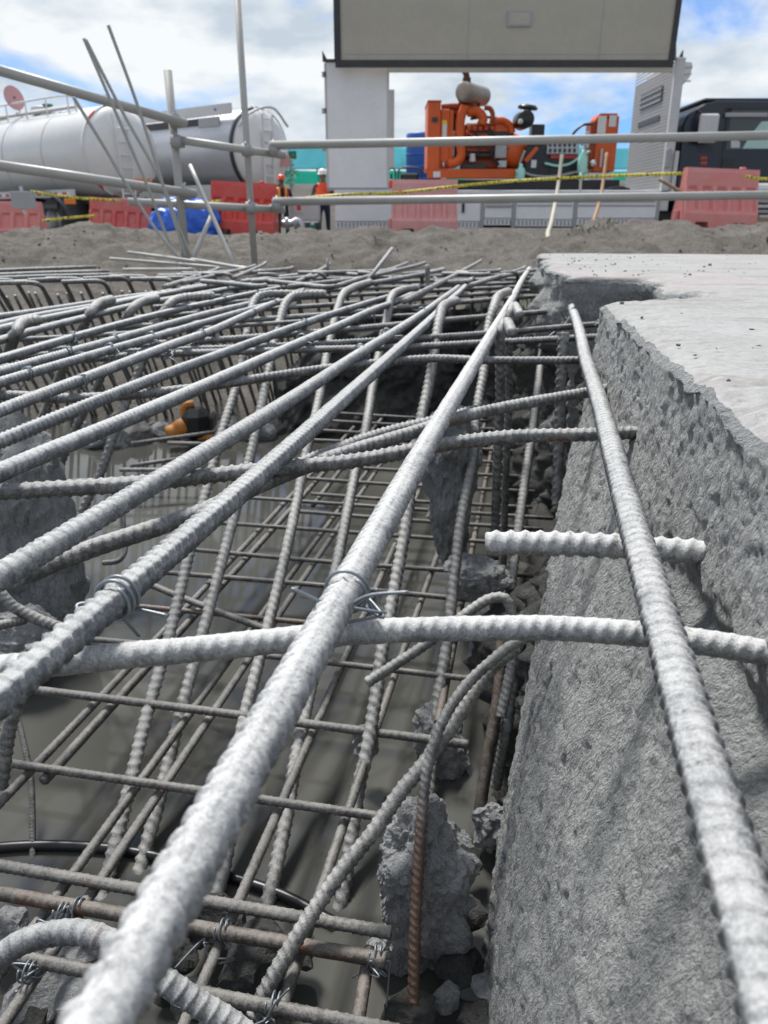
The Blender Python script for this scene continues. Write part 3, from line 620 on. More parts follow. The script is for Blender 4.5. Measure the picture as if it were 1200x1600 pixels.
G_T = 'crosswise bars of the top mat'
Tb = [
 (0.0148, -0.236, [(-60, 1050), (85, 1036), (140, 1030), (330, 1012), (470, 997), (555, 988), (650, 984), (750, 982), (850, 981), (1000, 991), (1100, 1004), (1200, 1021), (1290, 1040)], 'bar_white', 'white dusty crosswise bar passing under the foreground bar', 0.25),
 (0.0195, -0.240, [(760, 849), (850, 849), (950, 853), (1085, 862), (1200, 868), (1330, 874)], 'bar_white', 'short blunt bar stub sticking out of the slab face', 1.3),
 (0.0160, -0.235, [(-90, 777), (0, 769), (200, 757), (400, 735), (560, 719), (690, 695), (800, 682), (920, 679), (1010, 675), (1090, 672)], 'bar_cross', 'long crosswise bar with a rust spot, crossing below mid-height', 2.0),
 (0.0155, [-0.262, -0.258, -0.252, -0.248, -0.24, -0.235, -0.235, -0.235, -0.235, -0.235], [(28, 902), (130, 862), (300, 805), (430, 748), (520, 714), (650, 674), (720, 652), (800, 634), (960, 606), (1010, 597)], 'bar_cross', 'slanting crosswise bar rising to the right into the slab', 0.6),
 (0.0150, -0.250, [(440, 738), (520, 705), (600, 677), (690, 655), (745, 640)], 'bar_cross', 'short lapped bar lying against the slanting crosswise bar', 1.1),
 (0.0160, -0.233, [(-90, 622), (0, 618), (130, 622), (300, 607), (400, 592), (500, 577), (600, 566), (680, 560), (760, 563), (930, 563)], 'bar_cross', 'slightly humped crosswise bar below a lapped pair', 0.3),
 (0.0150, -0.235, [(-60, 578), (0, 575), (200, 556), (460, 547), (640, 542), (750, 536), (940, 526)], 'bar_cross', 'lower bar of the close crosswise pair', 1.6),
 (0.0150, -0.235, [(-60, 562), (0, 558), (250, 548), (430, 541), (580, 533), (740, 523), (940, 506)], 'bar_cross', 'upper bar of the close crosswise pair', 2.5),
 (0.0160, -0.235, [(60, 548), (300, 534), (520, 517), (700, 500), (820, 490), (945, 480)], 'bar_cross', 'crosswise bar tied with a wire knot beside the slab corner', 0.9),
 (0.0150, -0.238, [(180, 512), (420, 498), (620, 482), (807, 465), (950, 459)], 'bar_far', None, 0.9),
 (0.0150, -0.238, [(200, 497), (430, 482), (640, 468), (810, 456), (940, 451)], 'bar_far', None, 1.9),
 (0.0150, -0.238, [(240, 480), (450, 467), (650, 456), (815, 448), (930, 444)], 'bar_far', None, 0.2),
 (0.0150, -0.238, [(280, 466), (470, 456), (660, 447), (820, 442), (930, 438)], 'bar_far', None, 1.2),
 (0.0150, -0.238, [(320, 453), (480, 446), (670, 439), (830, 435), (915, 432)], 'bar_far', None, 2.2),
 (0.0150, -0.238, [(360, 442), (500, 436), (680, 431), (860, 428)], 'bar_far', None, 2.9),
 (0.0120, -0.245, [(0, 532), (150, 524), (330, 512), (520, 499), (650, 492)], 'bar_far', 'thin crosswise bar under the left lengthwise bars', 2.9),
]
k = 0
for d, z, pix, mt, lab, phi in Tb:
    near = z is not None and pix[0][1] > 700
    if lab is None: k += 1; lab = '%s of the crosswise bars ending below the far slab, counted from the near side' % ORD[k-1]
    d = d*(0.96 if near else 0.9); rebar('crosswise_rebar', zz(pix, z), d, M[mt], lab, G_T, n=18 if near else 12, spp=6 if near else 4, phi=phi, slope=0.5, rib=(0.10 if d < 0.016 and near else 0.115), lrib=0.10, pitch=d*0.62)

G_D = 'leaning hooked bars reaching down into the pit'
D = [  # top to bottom, level of the bottom end, hook points in front
 ([(455, 459), (415, 460), (399, 468), (387, 515), (370, 600), (345, 680), (320, 775), (297, 860), (263, 1000), (227, 1127), (200, 1240), (155, 1425)], -0.90, 2, 'bar_leg'),
 ([(508, 459), (466, 461), (449, 470), (435, 508), (415, 600), (395, 695), (363, 817), (320, 977), (283, 1110), (257, 1217), (212, 1385)], -0.90, 2, 'bar_leg'),
 ([(578, 441), (548, 452), (533, 466), (513, 543), (497, 630), (480, 700), (457, 817), (430, 933), (403, 1040), (380, 1130), (353, 1340), (316, 1475)], -0.90, 2, 'bar_leg'),
 ([(652, 449), (625, 454), (612, 464), (605, 497), (585, 590), (570, 680), (555, 740), (535, 840), (525, 890), (480, 1100), (463, 1183), (443, 1300), (408, 1460)], -0.90, 2, 'bar_leg'),
 ([(712, 470), (694, 478), (687, 495), (670, 600), (650, 690), (635, 815), (620, 900), (610, 955), (597, 1017), (587, 1090), (570, 1190), (563, 1217), (550, 1300), (537, 1387), (526, 1440)], -0.90, 2, 'bar_leg'),
 ([(795, 455), (780, 462), (772, 478), (763, 510), (755, 585), (745, 640), (738, 720), (720, 815), (710, 900), (697, 1017), (683, 1100), (668, 1262)], -0.88, 2, 'bar_leg'),
 ([(800, 520), (790, 504), (783, 515), (781, 620), (777, 720), (773, 850), (770, 965)], -0.86, 2, 'bar_leg'),
 ([(812, 492), (803, 478), (797, 490), (795, 620), (790, 760), (786, 900)], -0.90, 2, 'bar_leg'),
 ([(861, 450), (850, 525), (835, 650), (822, 740), (810, 825), (798, 915), (788, 1000)], -0.78, 0, 'bar_leg'),
 ([(881, 520), (877, 590), (874, 680), (870, 790)], -0.52, 0, 'bar_leg'),
 ([(175, 468), (155, 474), (143, 487), (123, 523), (93, 590), (67, 650), (40, 705), (-5, 800)], -0.88, 2, 'bar_leg'),
 ([(245, 466), (222, 472), (206, 484), (187, 517), (150, 607), (123, 660), (97, 720), (70, 790), (36, 865)], -0.88, 2, 'bar_leg'),
 ([(333, 462), (285, 466), (264, 476), (247, 502), (217, 580), (197, 630), (177, 683), (157, 740), (133, 790), (100, 880), (70, 968)], -0.88, 2, 'bar_leg'),
 ([(60, 500), (35, 505), (25, 520), (5, 580), (-20, 650)], -0.88, 2, 'bar_leg'),
]
lab_d = ['leaning hooked bar rising left of the centre water, %s from the left of those with hooks behind the mat' % o for o in ORD]
Dl = ['fourth hooked leaning bar from the left, bent over beside a twin', 'fifth hooked leaning bar from the left, right twin of a pair', 'hooked leaning bar whose bend points at a thin upright rod',
      'hooked leaning bar partly behind the foreground bar', 'leaning bar with a small concrete clump on it', 'leaning bar passing just left of the short blunt stub',
      'upright bar with rounded top left of the stub', 'upright bar close behind the round-topped one', 'leaning bar right of the round-topped upright bars',
      'dusty upright bar half plastered against the lower wall', 'leftmost fully visible hooked leaning bar', 'second hooked leaning bar from the left', 'third hooked leaning bar from the left with a long bend', 'hooked bar cut off by the left picture edge']
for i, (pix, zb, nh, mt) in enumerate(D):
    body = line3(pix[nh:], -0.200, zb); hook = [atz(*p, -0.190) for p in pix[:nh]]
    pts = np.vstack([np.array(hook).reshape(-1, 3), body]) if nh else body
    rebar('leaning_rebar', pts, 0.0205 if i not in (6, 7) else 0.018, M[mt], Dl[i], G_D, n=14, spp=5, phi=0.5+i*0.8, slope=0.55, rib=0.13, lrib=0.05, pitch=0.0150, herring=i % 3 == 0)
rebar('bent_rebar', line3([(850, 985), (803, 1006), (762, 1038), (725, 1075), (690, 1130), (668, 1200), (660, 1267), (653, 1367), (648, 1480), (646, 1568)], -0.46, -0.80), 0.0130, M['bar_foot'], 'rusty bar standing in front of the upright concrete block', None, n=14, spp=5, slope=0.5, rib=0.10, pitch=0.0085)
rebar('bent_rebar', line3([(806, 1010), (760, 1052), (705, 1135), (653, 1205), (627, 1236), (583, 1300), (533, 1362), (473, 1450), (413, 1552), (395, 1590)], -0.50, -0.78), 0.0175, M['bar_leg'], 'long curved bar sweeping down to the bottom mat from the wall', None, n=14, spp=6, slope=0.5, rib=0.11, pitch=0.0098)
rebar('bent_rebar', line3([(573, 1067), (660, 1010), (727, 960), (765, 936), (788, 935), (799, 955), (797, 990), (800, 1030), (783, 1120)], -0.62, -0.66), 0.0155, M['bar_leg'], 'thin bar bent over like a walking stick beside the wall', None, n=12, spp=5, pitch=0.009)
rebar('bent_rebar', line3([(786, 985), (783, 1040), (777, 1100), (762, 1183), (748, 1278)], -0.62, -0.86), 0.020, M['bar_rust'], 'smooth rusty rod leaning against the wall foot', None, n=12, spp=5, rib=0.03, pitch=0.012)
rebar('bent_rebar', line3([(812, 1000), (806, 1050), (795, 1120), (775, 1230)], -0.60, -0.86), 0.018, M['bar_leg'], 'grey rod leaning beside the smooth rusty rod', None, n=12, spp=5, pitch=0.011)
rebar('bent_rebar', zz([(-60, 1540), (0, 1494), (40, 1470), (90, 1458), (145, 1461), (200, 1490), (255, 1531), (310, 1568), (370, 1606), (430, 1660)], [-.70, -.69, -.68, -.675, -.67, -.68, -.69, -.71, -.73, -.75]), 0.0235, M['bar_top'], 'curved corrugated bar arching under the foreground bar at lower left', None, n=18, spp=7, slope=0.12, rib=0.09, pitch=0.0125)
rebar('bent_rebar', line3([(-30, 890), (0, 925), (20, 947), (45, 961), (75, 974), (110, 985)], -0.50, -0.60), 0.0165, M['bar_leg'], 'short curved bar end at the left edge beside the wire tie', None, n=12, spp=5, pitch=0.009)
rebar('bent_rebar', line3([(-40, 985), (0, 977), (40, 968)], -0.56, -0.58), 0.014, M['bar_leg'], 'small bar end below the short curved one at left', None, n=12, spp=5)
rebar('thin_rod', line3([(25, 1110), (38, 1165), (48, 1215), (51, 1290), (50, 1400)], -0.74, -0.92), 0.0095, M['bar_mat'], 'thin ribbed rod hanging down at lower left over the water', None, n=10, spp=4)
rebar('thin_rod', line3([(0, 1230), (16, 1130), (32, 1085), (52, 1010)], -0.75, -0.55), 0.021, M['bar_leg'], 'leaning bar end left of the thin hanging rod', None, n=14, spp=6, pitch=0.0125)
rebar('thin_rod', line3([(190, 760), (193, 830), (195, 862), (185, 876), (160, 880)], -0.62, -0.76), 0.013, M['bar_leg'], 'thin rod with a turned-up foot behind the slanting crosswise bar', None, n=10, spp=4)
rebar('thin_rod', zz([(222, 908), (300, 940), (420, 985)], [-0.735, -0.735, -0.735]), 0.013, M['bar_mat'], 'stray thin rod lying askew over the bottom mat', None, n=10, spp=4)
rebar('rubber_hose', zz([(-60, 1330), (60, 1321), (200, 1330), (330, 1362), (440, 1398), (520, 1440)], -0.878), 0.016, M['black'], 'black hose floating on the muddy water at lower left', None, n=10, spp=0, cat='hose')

# bottom mat
GU, GW = 'crosswise bars of the bottom mat', 'lengthwise bars of the bottom mat'
Us = [0.522, 0.597, 0.632, 0.807, 0.983, 1.164, 1.307, 1.464, 1.611, 1.79, 1.90, 1.985, 2.062, 2.20, 2.34, 2.48, 2.62, 2.78, 2.92, 3.06, 3.2]
for i, u in enumerate(Us):
    w1 = [-0.055, -0.115, -0.115, -0.105, -0.06, -0.045, -0.10, -0.02, 0.03][i] if i < 9 else random.uniform(0.0, 0.08)
    w0 = -0.82 - random.uniform(0, 0.06) if i > 4 else -1.3
    if i in (10, 12, 15): w0 = -0.62
    a, b = uw(u+random.uniform(-.008, .008), w0, -0.752), uw(u, w1, -0.752); m = (a+b)/2+np.array((0, 0, random.uniform(-0.006, 0.004)))
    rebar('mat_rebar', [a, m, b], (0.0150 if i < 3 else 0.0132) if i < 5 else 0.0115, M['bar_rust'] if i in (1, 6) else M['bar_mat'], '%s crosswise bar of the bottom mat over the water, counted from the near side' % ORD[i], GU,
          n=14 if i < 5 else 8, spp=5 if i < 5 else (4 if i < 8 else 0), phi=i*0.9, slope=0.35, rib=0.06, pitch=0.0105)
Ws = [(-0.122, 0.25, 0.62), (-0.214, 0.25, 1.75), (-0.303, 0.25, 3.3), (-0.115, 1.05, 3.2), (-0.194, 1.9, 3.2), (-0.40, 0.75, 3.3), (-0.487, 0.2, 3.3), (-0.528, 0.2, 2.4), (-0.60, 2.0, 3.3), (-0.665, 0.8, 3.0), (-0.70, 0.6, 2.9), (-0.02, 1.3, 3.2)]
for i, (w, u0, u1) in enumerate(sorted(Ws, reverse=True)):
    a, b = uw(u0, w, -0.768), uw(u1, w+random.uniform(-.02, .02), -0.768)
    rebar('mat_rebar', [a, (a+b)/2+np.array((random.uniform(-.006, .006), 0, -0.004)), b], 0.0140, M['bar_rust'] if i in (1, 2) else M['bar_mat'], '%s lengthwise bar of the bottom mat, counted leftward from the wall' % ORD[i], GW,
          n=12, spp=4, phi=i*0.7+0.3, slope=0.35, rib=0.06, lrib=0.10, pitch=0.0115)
for i, (a, b) in enumerate([((203, 728), (285, 716)), ((187, 734), (345, 735)), ((110, 752), (330, 742)), ((205, 693), (335, 675)), ((262, 692), (330, 694))]):
    rebar('loose_rod', [atz(*a, -0.80), atz(*b, -0.80)], 0.015, M['bar_far'], '%s loose rod by the orange pump at the far water edge, from the near side' % ORD[i], 'loose rods at the water edge', n=8, spp=0)

# stirrup legs along the far side of the pit
G_S = 'bent stirrups along the far side of the pit'
rs = random.Random(3)
xs_st = list(np.arange(-110, 300, 34)) + list(np.arange(312, 860, 25))
for i, x in enumerate(xs_st):
    x = x+rs.uniform(-5, 5); far = x > 380
    yb = (441-0.030*x if not far else 430-0.006*(x-380))+rs.uniform(-3, 3)
    dx = (128-0.17*max(x, 0))*(1 if x < 640 else 0.3)+rs.uniform(-6, 6)
    zt = -0.19
    bend = atz(x, yb, zt); hl = rs.uniform(50, 68) if not far else rs.uniform(20, 42)
    tip = atz(x-hl, yb+rs.uniform(-2, 3), zt)
    if far and i % 3: zt = -0.235; bend = atz(x, yb+8, zt); tip = atz(x-4, yb+7.5, zt)
    foot = atz(x+dx, 655+rs.uniform(-6, 10), -0.93)
    d = (foot-bend)/np.linalg.norm(foot-bend); h = (tip-bend)/np.linalg.norm(tip-bend); rf = 0.035
    arc = [bend+h*rf*(1-q)**2+d*rf*q**2 for q in np.linspace(0, 1, 6)]
    rebar('stirrup_bar', [tip]+arc+[foot], 0.0155, M['bar_far'], '%s bent stirrup from the left along the far side of the pit' % ordn(i), G_S, n=8, spp=4 if x < 320 else 0, rib=0.09, pitch=0.012, phi=i)
for i in range(34):
    x = -90+i*16.5+rs.uniform(-5, 5); ln = 95-0.12*max(0, x)
    a, b = atz(x, 462-0.03*x+rs.uniform(-3, 4), -0.255), atz(x+ln+rs.uniform(-10, 12), 652+rs.uniform(-8, 8), -0.90)
    rebar('stirrup_bar', [a, b], 0.0125, M['bar_far'], '%s straight thin leg from the left in the inner stirrup row' % ordn(i), 'legs of the inner stirrup row', n=8, spp=0)
for i, y in enumerate((417, 424, 429, 436)):
    rebar('distribution_bar', zz([(-80, y+9), (60, y+3), (150+i*20, y)], -0.20), 0.015, M['bar_far'], '%s of the bars laid along the tops of the far left stirrups, from behind' % ORD[i], 'bars laid on the far left stirrups', n=8, spp=0)
rt = random.Random(11)
for i in range(22):
    x = 300+i*24+rt.uniform(-8, 8); y = 428+rt.uniform(-5, 16); ang = rt.uniform(-0.25, 0.10) if i % 4 else rt.uniform(-0.6, -0.3); ln = rt.uniform(45, 130)
    rebar('loose_top_bar', zz([(x-ln/2, y-ang*ln*0.5), (x, y), (x+ln/2*0.8, y+ang*ln*0.42), (x+ln/2, y+ang*ln*0.5-2)], -0.19-0.01*rt.random()), 0.0165, M['bar_far'], '%s short pale bar from the left in the tangle at the far mat edge' % ordn(i), 'tangle of pale bars at the far edge', n=8, spp=0)
# loose ends standing out of the far side of the mat
rebar('upright_rod', [atz(571, 443, -0.21), aty(613, 388, 3.1)], 0.014, M['bar_far'], 'thin rod pointing up and right out of a hooked bar end', None, n=8, spp=0)
rebar('upright_rod', [atz(640, 470, -0.21), atz(664, 457, -0.205), aty(668, 450, 2.5), aty(668, 414, 2.5)], 0.016, M['bar_far'], 'rod end turned straight up near the mat centre', None, n=8, spp=0)
rebar('upright_rod', [aty(512, 432, 3.3), aty(512, 404, 3.3)], 0.012, M['bar_far'], 'short thin rod end standing up left of centre', None, n=8, spp=0)
for i, (a, b) in enumerate([((172, 404), (420, 424)), ((200, 394), (400, 421)), ((193, 421), (300, 421)), ((300, 405), (430, 428))]):
    rebar('lying_rod', [aty(*a, 4.4-i*0.12), aty(*b, 3.9-i*0.1)], 0.016, M['pipe'], '%s of the thin rods lying in front of the sand under the left railing' % ORD[i], 'thin rods before the left sand', n=8, spp=0)
S = [([(131, 60), (200, 220), (235, 302), (262, 372), (302, 447)], 'thin leaning rod, one of two meeting at their tips'), ([(134, 62), (190, 172), (255, 290), (285, 370), (322, 440)], 'thin leaning rod just right of its twin meeting at the tip'),
     ([(169, 39), (215, 165), (258, 300), (290, 400)], 'tallest of the thin rods leaning at the left railing'), ([(115, 152), (160, 225), (205, 300), (260, 380), (330, 450)], 'short thin rod ending below the upper left rail')]
for i, (pix, lab) in enumerate(S):
    rebar('leaning_rod', np.array([aty(x, y, 4.15+0.25*k/(len(pix)-1)-0.05*i) for k, (x, y) in enumerate(pix)]), 0.016, M['pipe'], lab, 'thin rods leaning at the left railing', n=8, spp=0)
rebar('leaning_rod', np.array([aty(297, 258, 4.3), aty(370, 424, 4.0)]), 0.021, M['pipe'], 'pale stout rod leaning right of the railing post', None, n=8, spp=0)
rebar('leaning_rod', np.array([aty(331, 335, 4.9), aty(298, 412, 4.7)]), 0.028, M['pipe'], 'short strut bracing the left railing post', None, n=8, spp=0)

# wire ties
def wire(px, py, z, bar_dia, axis, label, group, turns=1.6, r=0.0011, tail=0.03, seed=0, knot=1.0, c=None):
    rr = random.Random(seed); c = atz(px, py, z) if c is None else c; ax = np.array(axis, float); ax /= np.linalg.norm(ax)
    N = np.array((0, 0, 1.0)); N = N-ax*N.dot(ax); N /= np.linalg.norm(N); B = np.cross(ax, N)
    mb = MB(); R0 = bar_dia*0.5*1.10+r
    t = np.linspace(0, turns*2*math.pi, int(turns*22))
    p = [c+ax*(0.0022*k/8-0.004)+R0*(math.cos(a+0.6)*N+math.sin(a+0.6)*B)*(1+0.03*math.sin(3*a+seed)) for k, a in enumerate(t)]
    mb.tube(p, r, 7)
    e = c-N*R0*0.55+B*R0*0.9*rr.choice((-1, 1)); 
    k1 = [e+np.array((rr.uniform(-1, 1), rr.uniform(-1, 1), rr.uniform(-1, 0.6)))*0.010*knot for _ in range(9)]
    q, _ = smooth_path(k1, 0.0015); mb.tube(q, r, 6)
    for sgn in (-1, 1):
        d = np.array((rr.uniform(-1, 1), rr.uniform(-0.6, 0.3), rr.uniform(-1.0, 0.5))); d /= np.linalg.norm(d)
        q, _ = smooth_path([k1[-1], k1[-1]+d*tail*0.4+N*0.003*sgn, k1[-1]+d*tail+B*0.006*sgn], 0.003); mb.tube(q, r, 6)
    return tag(mb.build('tie_wire', M['wire'], None, True, origin=c), label, 'wire', group)
UAX = uw(1, 0, 0)
GWi = 'wire ties on the top mat'
wire(0, 0, 0, 0.0195, UAX, 'heart-shaped twist of wire around the bar at left', GWi, 2.6, 0.0012, 0.03, 3, 1.5, uw(0.372, np.polyval(np.polyfit(*(lambda q: (q[:, 1]*CY+q[:, 0]*SY, q[:, 0]*CY-q[:, 1]*SY))(zz(L[2][1], L[2][0])), 2), 0.372), -0.212))
wire(541, 925, -0.205, 0.0215, UAX, 'wire loop and knot on the white foreground bar', GWi, 1.7, 0.0011, 0.035, 5, 1.3)
wire(896, 484, -0.217, 0.022, UAX, 'tangled wire knot on the slab-side bar by the slab corner', GWi, 2.5, 0.0016, 0.07, 8, 3.0)
Lw = [np.polyfit(*(lambda q: (q[:, 1]*CY+q[:, 0]*SY, q[:, 0]*CY-q[:, 1]*SY))(zz(l[1], l[0])), 2) for l in L]
ties = {}
for x, y in [(565, 548), (613, 522), (654, 487), (472, 506), (253, 546), (312, 523), (134, 597), (175, 546), (237, 527), (118, 527), (178, 531), (386, 489), (782, 478), (340, 467), (118, 552), (247, 460), (470, 530), (745, 520), (560, 487), (60, 585)]:
    q = atz(x, y, -0.214); u_, w_ = q[1]*CY+q[0]*SY, q[0]*CY-q[1]*SY
    k = int(np.argmin([abs(np.polyval(c_, u_)-w_) for c_ in Lw])); ties.setdefault(k, []).append(u_)
n_ = 0
for k, us_ in sorted(ties.items()):
    for j, u_ in enumerate(sorted(us_)):
        q = uw(u_, np.polyval(Lw[k], u_), -0.214); n_ += 1; dm = 0.0205 if k == 0 else (0.0175 if k < 4 else 0.0158)
        wire(0, 0, 0, dm, UAX, 'wire tie on the %s lengthwise bar from the slab, %s from the viewer' % (ORD[k], ORD[j]), GWi, 2.0, 0.0011, 0.028, 20+n_, 1.0, q)
for i, (x, y) in enumerate([(118, 1418), (345, 1452), (42, 1518), (425, 1568), (95, 1425), (585, 1490)]):
    wire(x, y, -0.752, 0.0175, uw(0, 1, 0), '%s wire tie on the near bottom mat bars, from the left' % ORD[[42, 95, 118, 345, 425, 585].index(x)], 'wire ties on the bottom mat', 2.0, 0.0012, 0.05, 60+i, 2.0)

# ------------------------------------------------------------------ railing of scaffold pipes
def pbox(mb, x0, y0, x1, y1, Y, depth, ch=0.0):
    ym = (y0+y1)/2; xm = (x0+x1)/2
    X0, X1 = aty(x0, ym, Y)[0], aty(x1, ym, Y)[0]; Z0, Z1 = aty(xm, y1, Y)[2], aty(xm, y0, Y)[2]
    return mb.box((X0, Y, Z0), (X1, Y+depth, Z1), ch)
def pipe(name, a, b, d, label, group=None, open_end=True):
    a, b = np.asarray(a, float), np.asarray(b, float); t = (b-a)/np.linalg.norm(b-a); r = d/2
    mb = MB(); L_ = np.linalg.norm(b-a)
    mb.lathe([(0.06, r*0.80), (0.0, r*0.80), (0.0, r), (L_, r), (L_, r*0.80), (L_-0.06, r*0.80)], a, t, 18)
    return tag(mb.build(name, M['pipe'], None, True, origin=a), label, 'pipe', group)
def coupler(p, d1, d2, label):
    """swivel clamp: two half collars with bolts"""
    p = np.asarray(p, float); t = thing('pipe_clamp', p, label, 'clamp', 'clamps of the railing')
    for k, (d, off) in enumerate(((d1, -0.03), (d2, 0.03))):
        d = np.asarray(d, float)/np.linalg.norm(d); c = p+np.array((0, off, 0))
        mb = MB().lathe([(-0.028, 0.028), (-0.028, 0.037), (0.028, 0.037), (0.028, 0.028)], c, d, 14); mb.build('collar', M['grey'], t, True)
        s = np.cross(d, (0, 1, 0)); s = s/np.linalg.norm(s)
        MB().cyl(c+s*0.030+np.array((0, -0.03, 0)), c+s*0.055+np.array((0, 0.03, 0)), 0.008, 8).build('bolt', M['grey'], t)
    return t
post_base = [(292, 424, 5.15), (398, 418, 5.35)]
pipe('railing_post', aty(293, 432, 5.15), aty(262, 110, 5.15), 0.050, 'galvanised railing post where the left rails meet')
pipe('railing_post', aty(399, 430, 5.35), aty(369, -30, 5.35), 0.042, 'tall thin railing post reaching out of the picture top')
pipe('railing_pipe', aty(-60, 93, 4.25), aty(290, 193, 5.08), 0.052, 'upper left railing pipe sloping down to the post')
pipe('railing_pipe', aty(-60, 250, 4.25), aty(305, 303, 5.08), 0.052, 'lower left railing pipe sloping down to the post')
pipe('railing_pipe', aty(268, 217, 5.08), aty(445, 243, 5.42), 0.046, 'short upper railing pipe between the left post and the right rail')
pipe('railing_pipe', aty(200, 315, 5.06), aty(445, 328, 5.42), 0.046, 'short lower railing pipe between the left post and the right rail')
pipe('railing_pipe', aty(422, 227, 5.34), aty(1330, 209, 5.0), 0.050, 'long upper railing pipe across the orange generator')
pipe('railing_pipe', aty(427, 315, 5.34), aty(1330, 303, 5.0), 0.050, 'long lower railing pipe across the lorry deck')
pipe('railing_post', aty(1290, 430, 5.06), aty(1302, 130, 5.06), 0.050, 'railing post at the right beyond the picture edge')
XD = (1, 0.1, 0); ZD = (0, 0, 1)
coupler(aty(275, 190, 5.10), XD, ZD, 'clamp joining the upper left rail to the post')
coupler(aty(277, 222, 5.11), XD, ZD, 'clamp joining the short upper pipe to the left post')
coupler(aty(290, 302, 5.10), XD, ZD, 'clamp joining the lower left rail to the post')
coupler(aty(386, 235, 5.34), XD, ZD, 'clamp on the tall post at the upper pipe')
coupler(aty(392, 325, 5.34), XD, ZD, 'clamp on the tall post at the lower pipe')
coupler(aty(428, 234, 5.38), XD, ZD, 'clamp where the upper right rail begins')
coupler(aty(433, 321, 5.38), XD, ZD, 'clamp where the lower right rail begins')

# ------------------------------------------------------------------ plastic barriers
def barrier(mat):
    t = thing('plastic_barrier', (0, 0, 0), '', '')
    Wd, H = 1.06, 0.82
    # front/back outline by height: (z, half depth)
    prof = [(0.0, 0.245), (0.20, 0.245), (0.25, 0.225), (0.52, 0.135), (0.57, 0.10), (0.80, 0.085), (0.82, 0.07)]
    xs = np.unique(np.concatenate([np.linspace(-Wd/2, Wd/2, 67)]))
    v = []
    zs = np.concatenate([np.linspace(0, 0.20, 5), np.linspace(0.23, 0.56, 12), np.linspace(0.58, 0.82, 5)])
    hd = np.interp(zs, [p[0] for p in prof], [p[1] for p in prof])
    loop = [(z, -h) for z, h in zip(zs, hd)] + [(z, h) for z, h in zip(zs[::-1], hd[::-1])]
    for x in xs:
        for (z, y) in loop:
            q = min(abs((x/Wd+0.5)*5 % 1-0.5), 0.5)                                # five flutes
            rec = 0.055*(1-float(sstep(q, 0.24, 0.40)))*float(sstep(z, 0.22, 0.27)*(1-sstep(z, 0.53, 0.58)))
            foot = abs(abs(x)-0.26) < 0.095
            zz_ = z + (0.085 if foot and z < 0.085 else 0)*(1-z/0.085 if z < 0.085 else 0)
            rib = 0.0
            v.append((x*(1-0.02*z/H), y*(1-rec/max(abs(y), 0.02)), zz_))
    n = len(loop); m = len(xs)
    f = [tuple(r) for r in grid_faces(m, n, True)] + [tuple(range(n)), tuple((m-1)*n+k for k in range(n))[::-1]]
    b = mesh_obj('body', v, f, mat, t, False); fixnormals(b)
    MB().box((-0.585, -0.05, 0.08), (-0.531, 0.05, 0.24), 0.01).build('coupling_lug', mat, t)
    MB().lathe([(0, 0.045), (0.03, 0.045), (0.035, 0.035)], (0.30, 0, 0.815), (0, 0, 1), 14).build('filler_cap', mat, t, True)
    return t
def place_barrier(mat, px, py, Y, rz, tilt, label, sx=1.0, sz=1.0):
    t = barrier(mat); p = aty(px, py, Y); t.location = tuple(p); t.rotation_euler = (0, tilt, rz); t.scale = (sx, 1, sz)
    tag(t, label, 'barrier', 'red plastic barriers along the mound')
    return t
place_barrier(M['bleach_plastic'], 18, 374, 13.6, R(4), R(1), 'faded red barrier at the left edge carrying a grey board', 1.05, 0.72)
place_barrier(M['red_plastic'], 191, 374, 14.2, R(8), R(4), 'bright red barrier leaning between tanker wheel and blue tarp', 0.95, 0.80)
place_barrier(M['red'], 382, 367, 13.8, R(-4), R(3), 'deep red barrier beside the worker in the orange helmet', 1.02)
place_barrier(M['pink_plastic'], 662, 366, 13.4, R(0), R(0.5), 'washed-out pink barrier before the white lorry panel', 1.0)
place_barrier(M['bleach_plastic'], 1112, 357, 12.3, R(3), R(2), 'salmon red barrier before the dark lorry cab', 1.04)
t = thing('notice_board', aty(37, 330, 13.2), 'small grey board fixed on top of the leftmost barrier', 'board')
pbox(MB(), 17, 299, 55, 326, 13.2, 0.02, 0.004).build('board', M['grey'], t); pbox(MB(), 33, 291, 37, 334, 13.23, 0.03).build('stake', M['lgrey'], t)

# blue tarpaulin bundle
c0 = aty(294, 352, 13.6)
bm = _bm.new(); _bm.ops.create_icosphere(bm, subdivisions=5, radius=1.0); v = np.array([x.co for x in bm.verts]); f = np.array([[x.index for x in q.verts] for q in bm.faces]); bm.free()
fold = 0.16*np.abs(fbm(v*np.array((2.4, 2.4, 1.1)), 3, 91)) + 0.07*np.abs(fbm(v*5+3, 2, 95))
v = v*(0.95-fold+0.10*fbm(v*1.2, 2, 97))[:, None]; v[:, 2] = np.maximum(v[:, 2], -0.62)
v = v*np.array((0.66, 0.42, 0.50)); v[:, 0] += 0.20*v[:, 2]*-0.4
tag(mesh_obj('tarpaulin_bundle', v+c0, f, M['blue_tarp'], None, True, origin=c0), 'bright blue tarpaulin bundle heaped between two red barriers', 'tarpaulin')

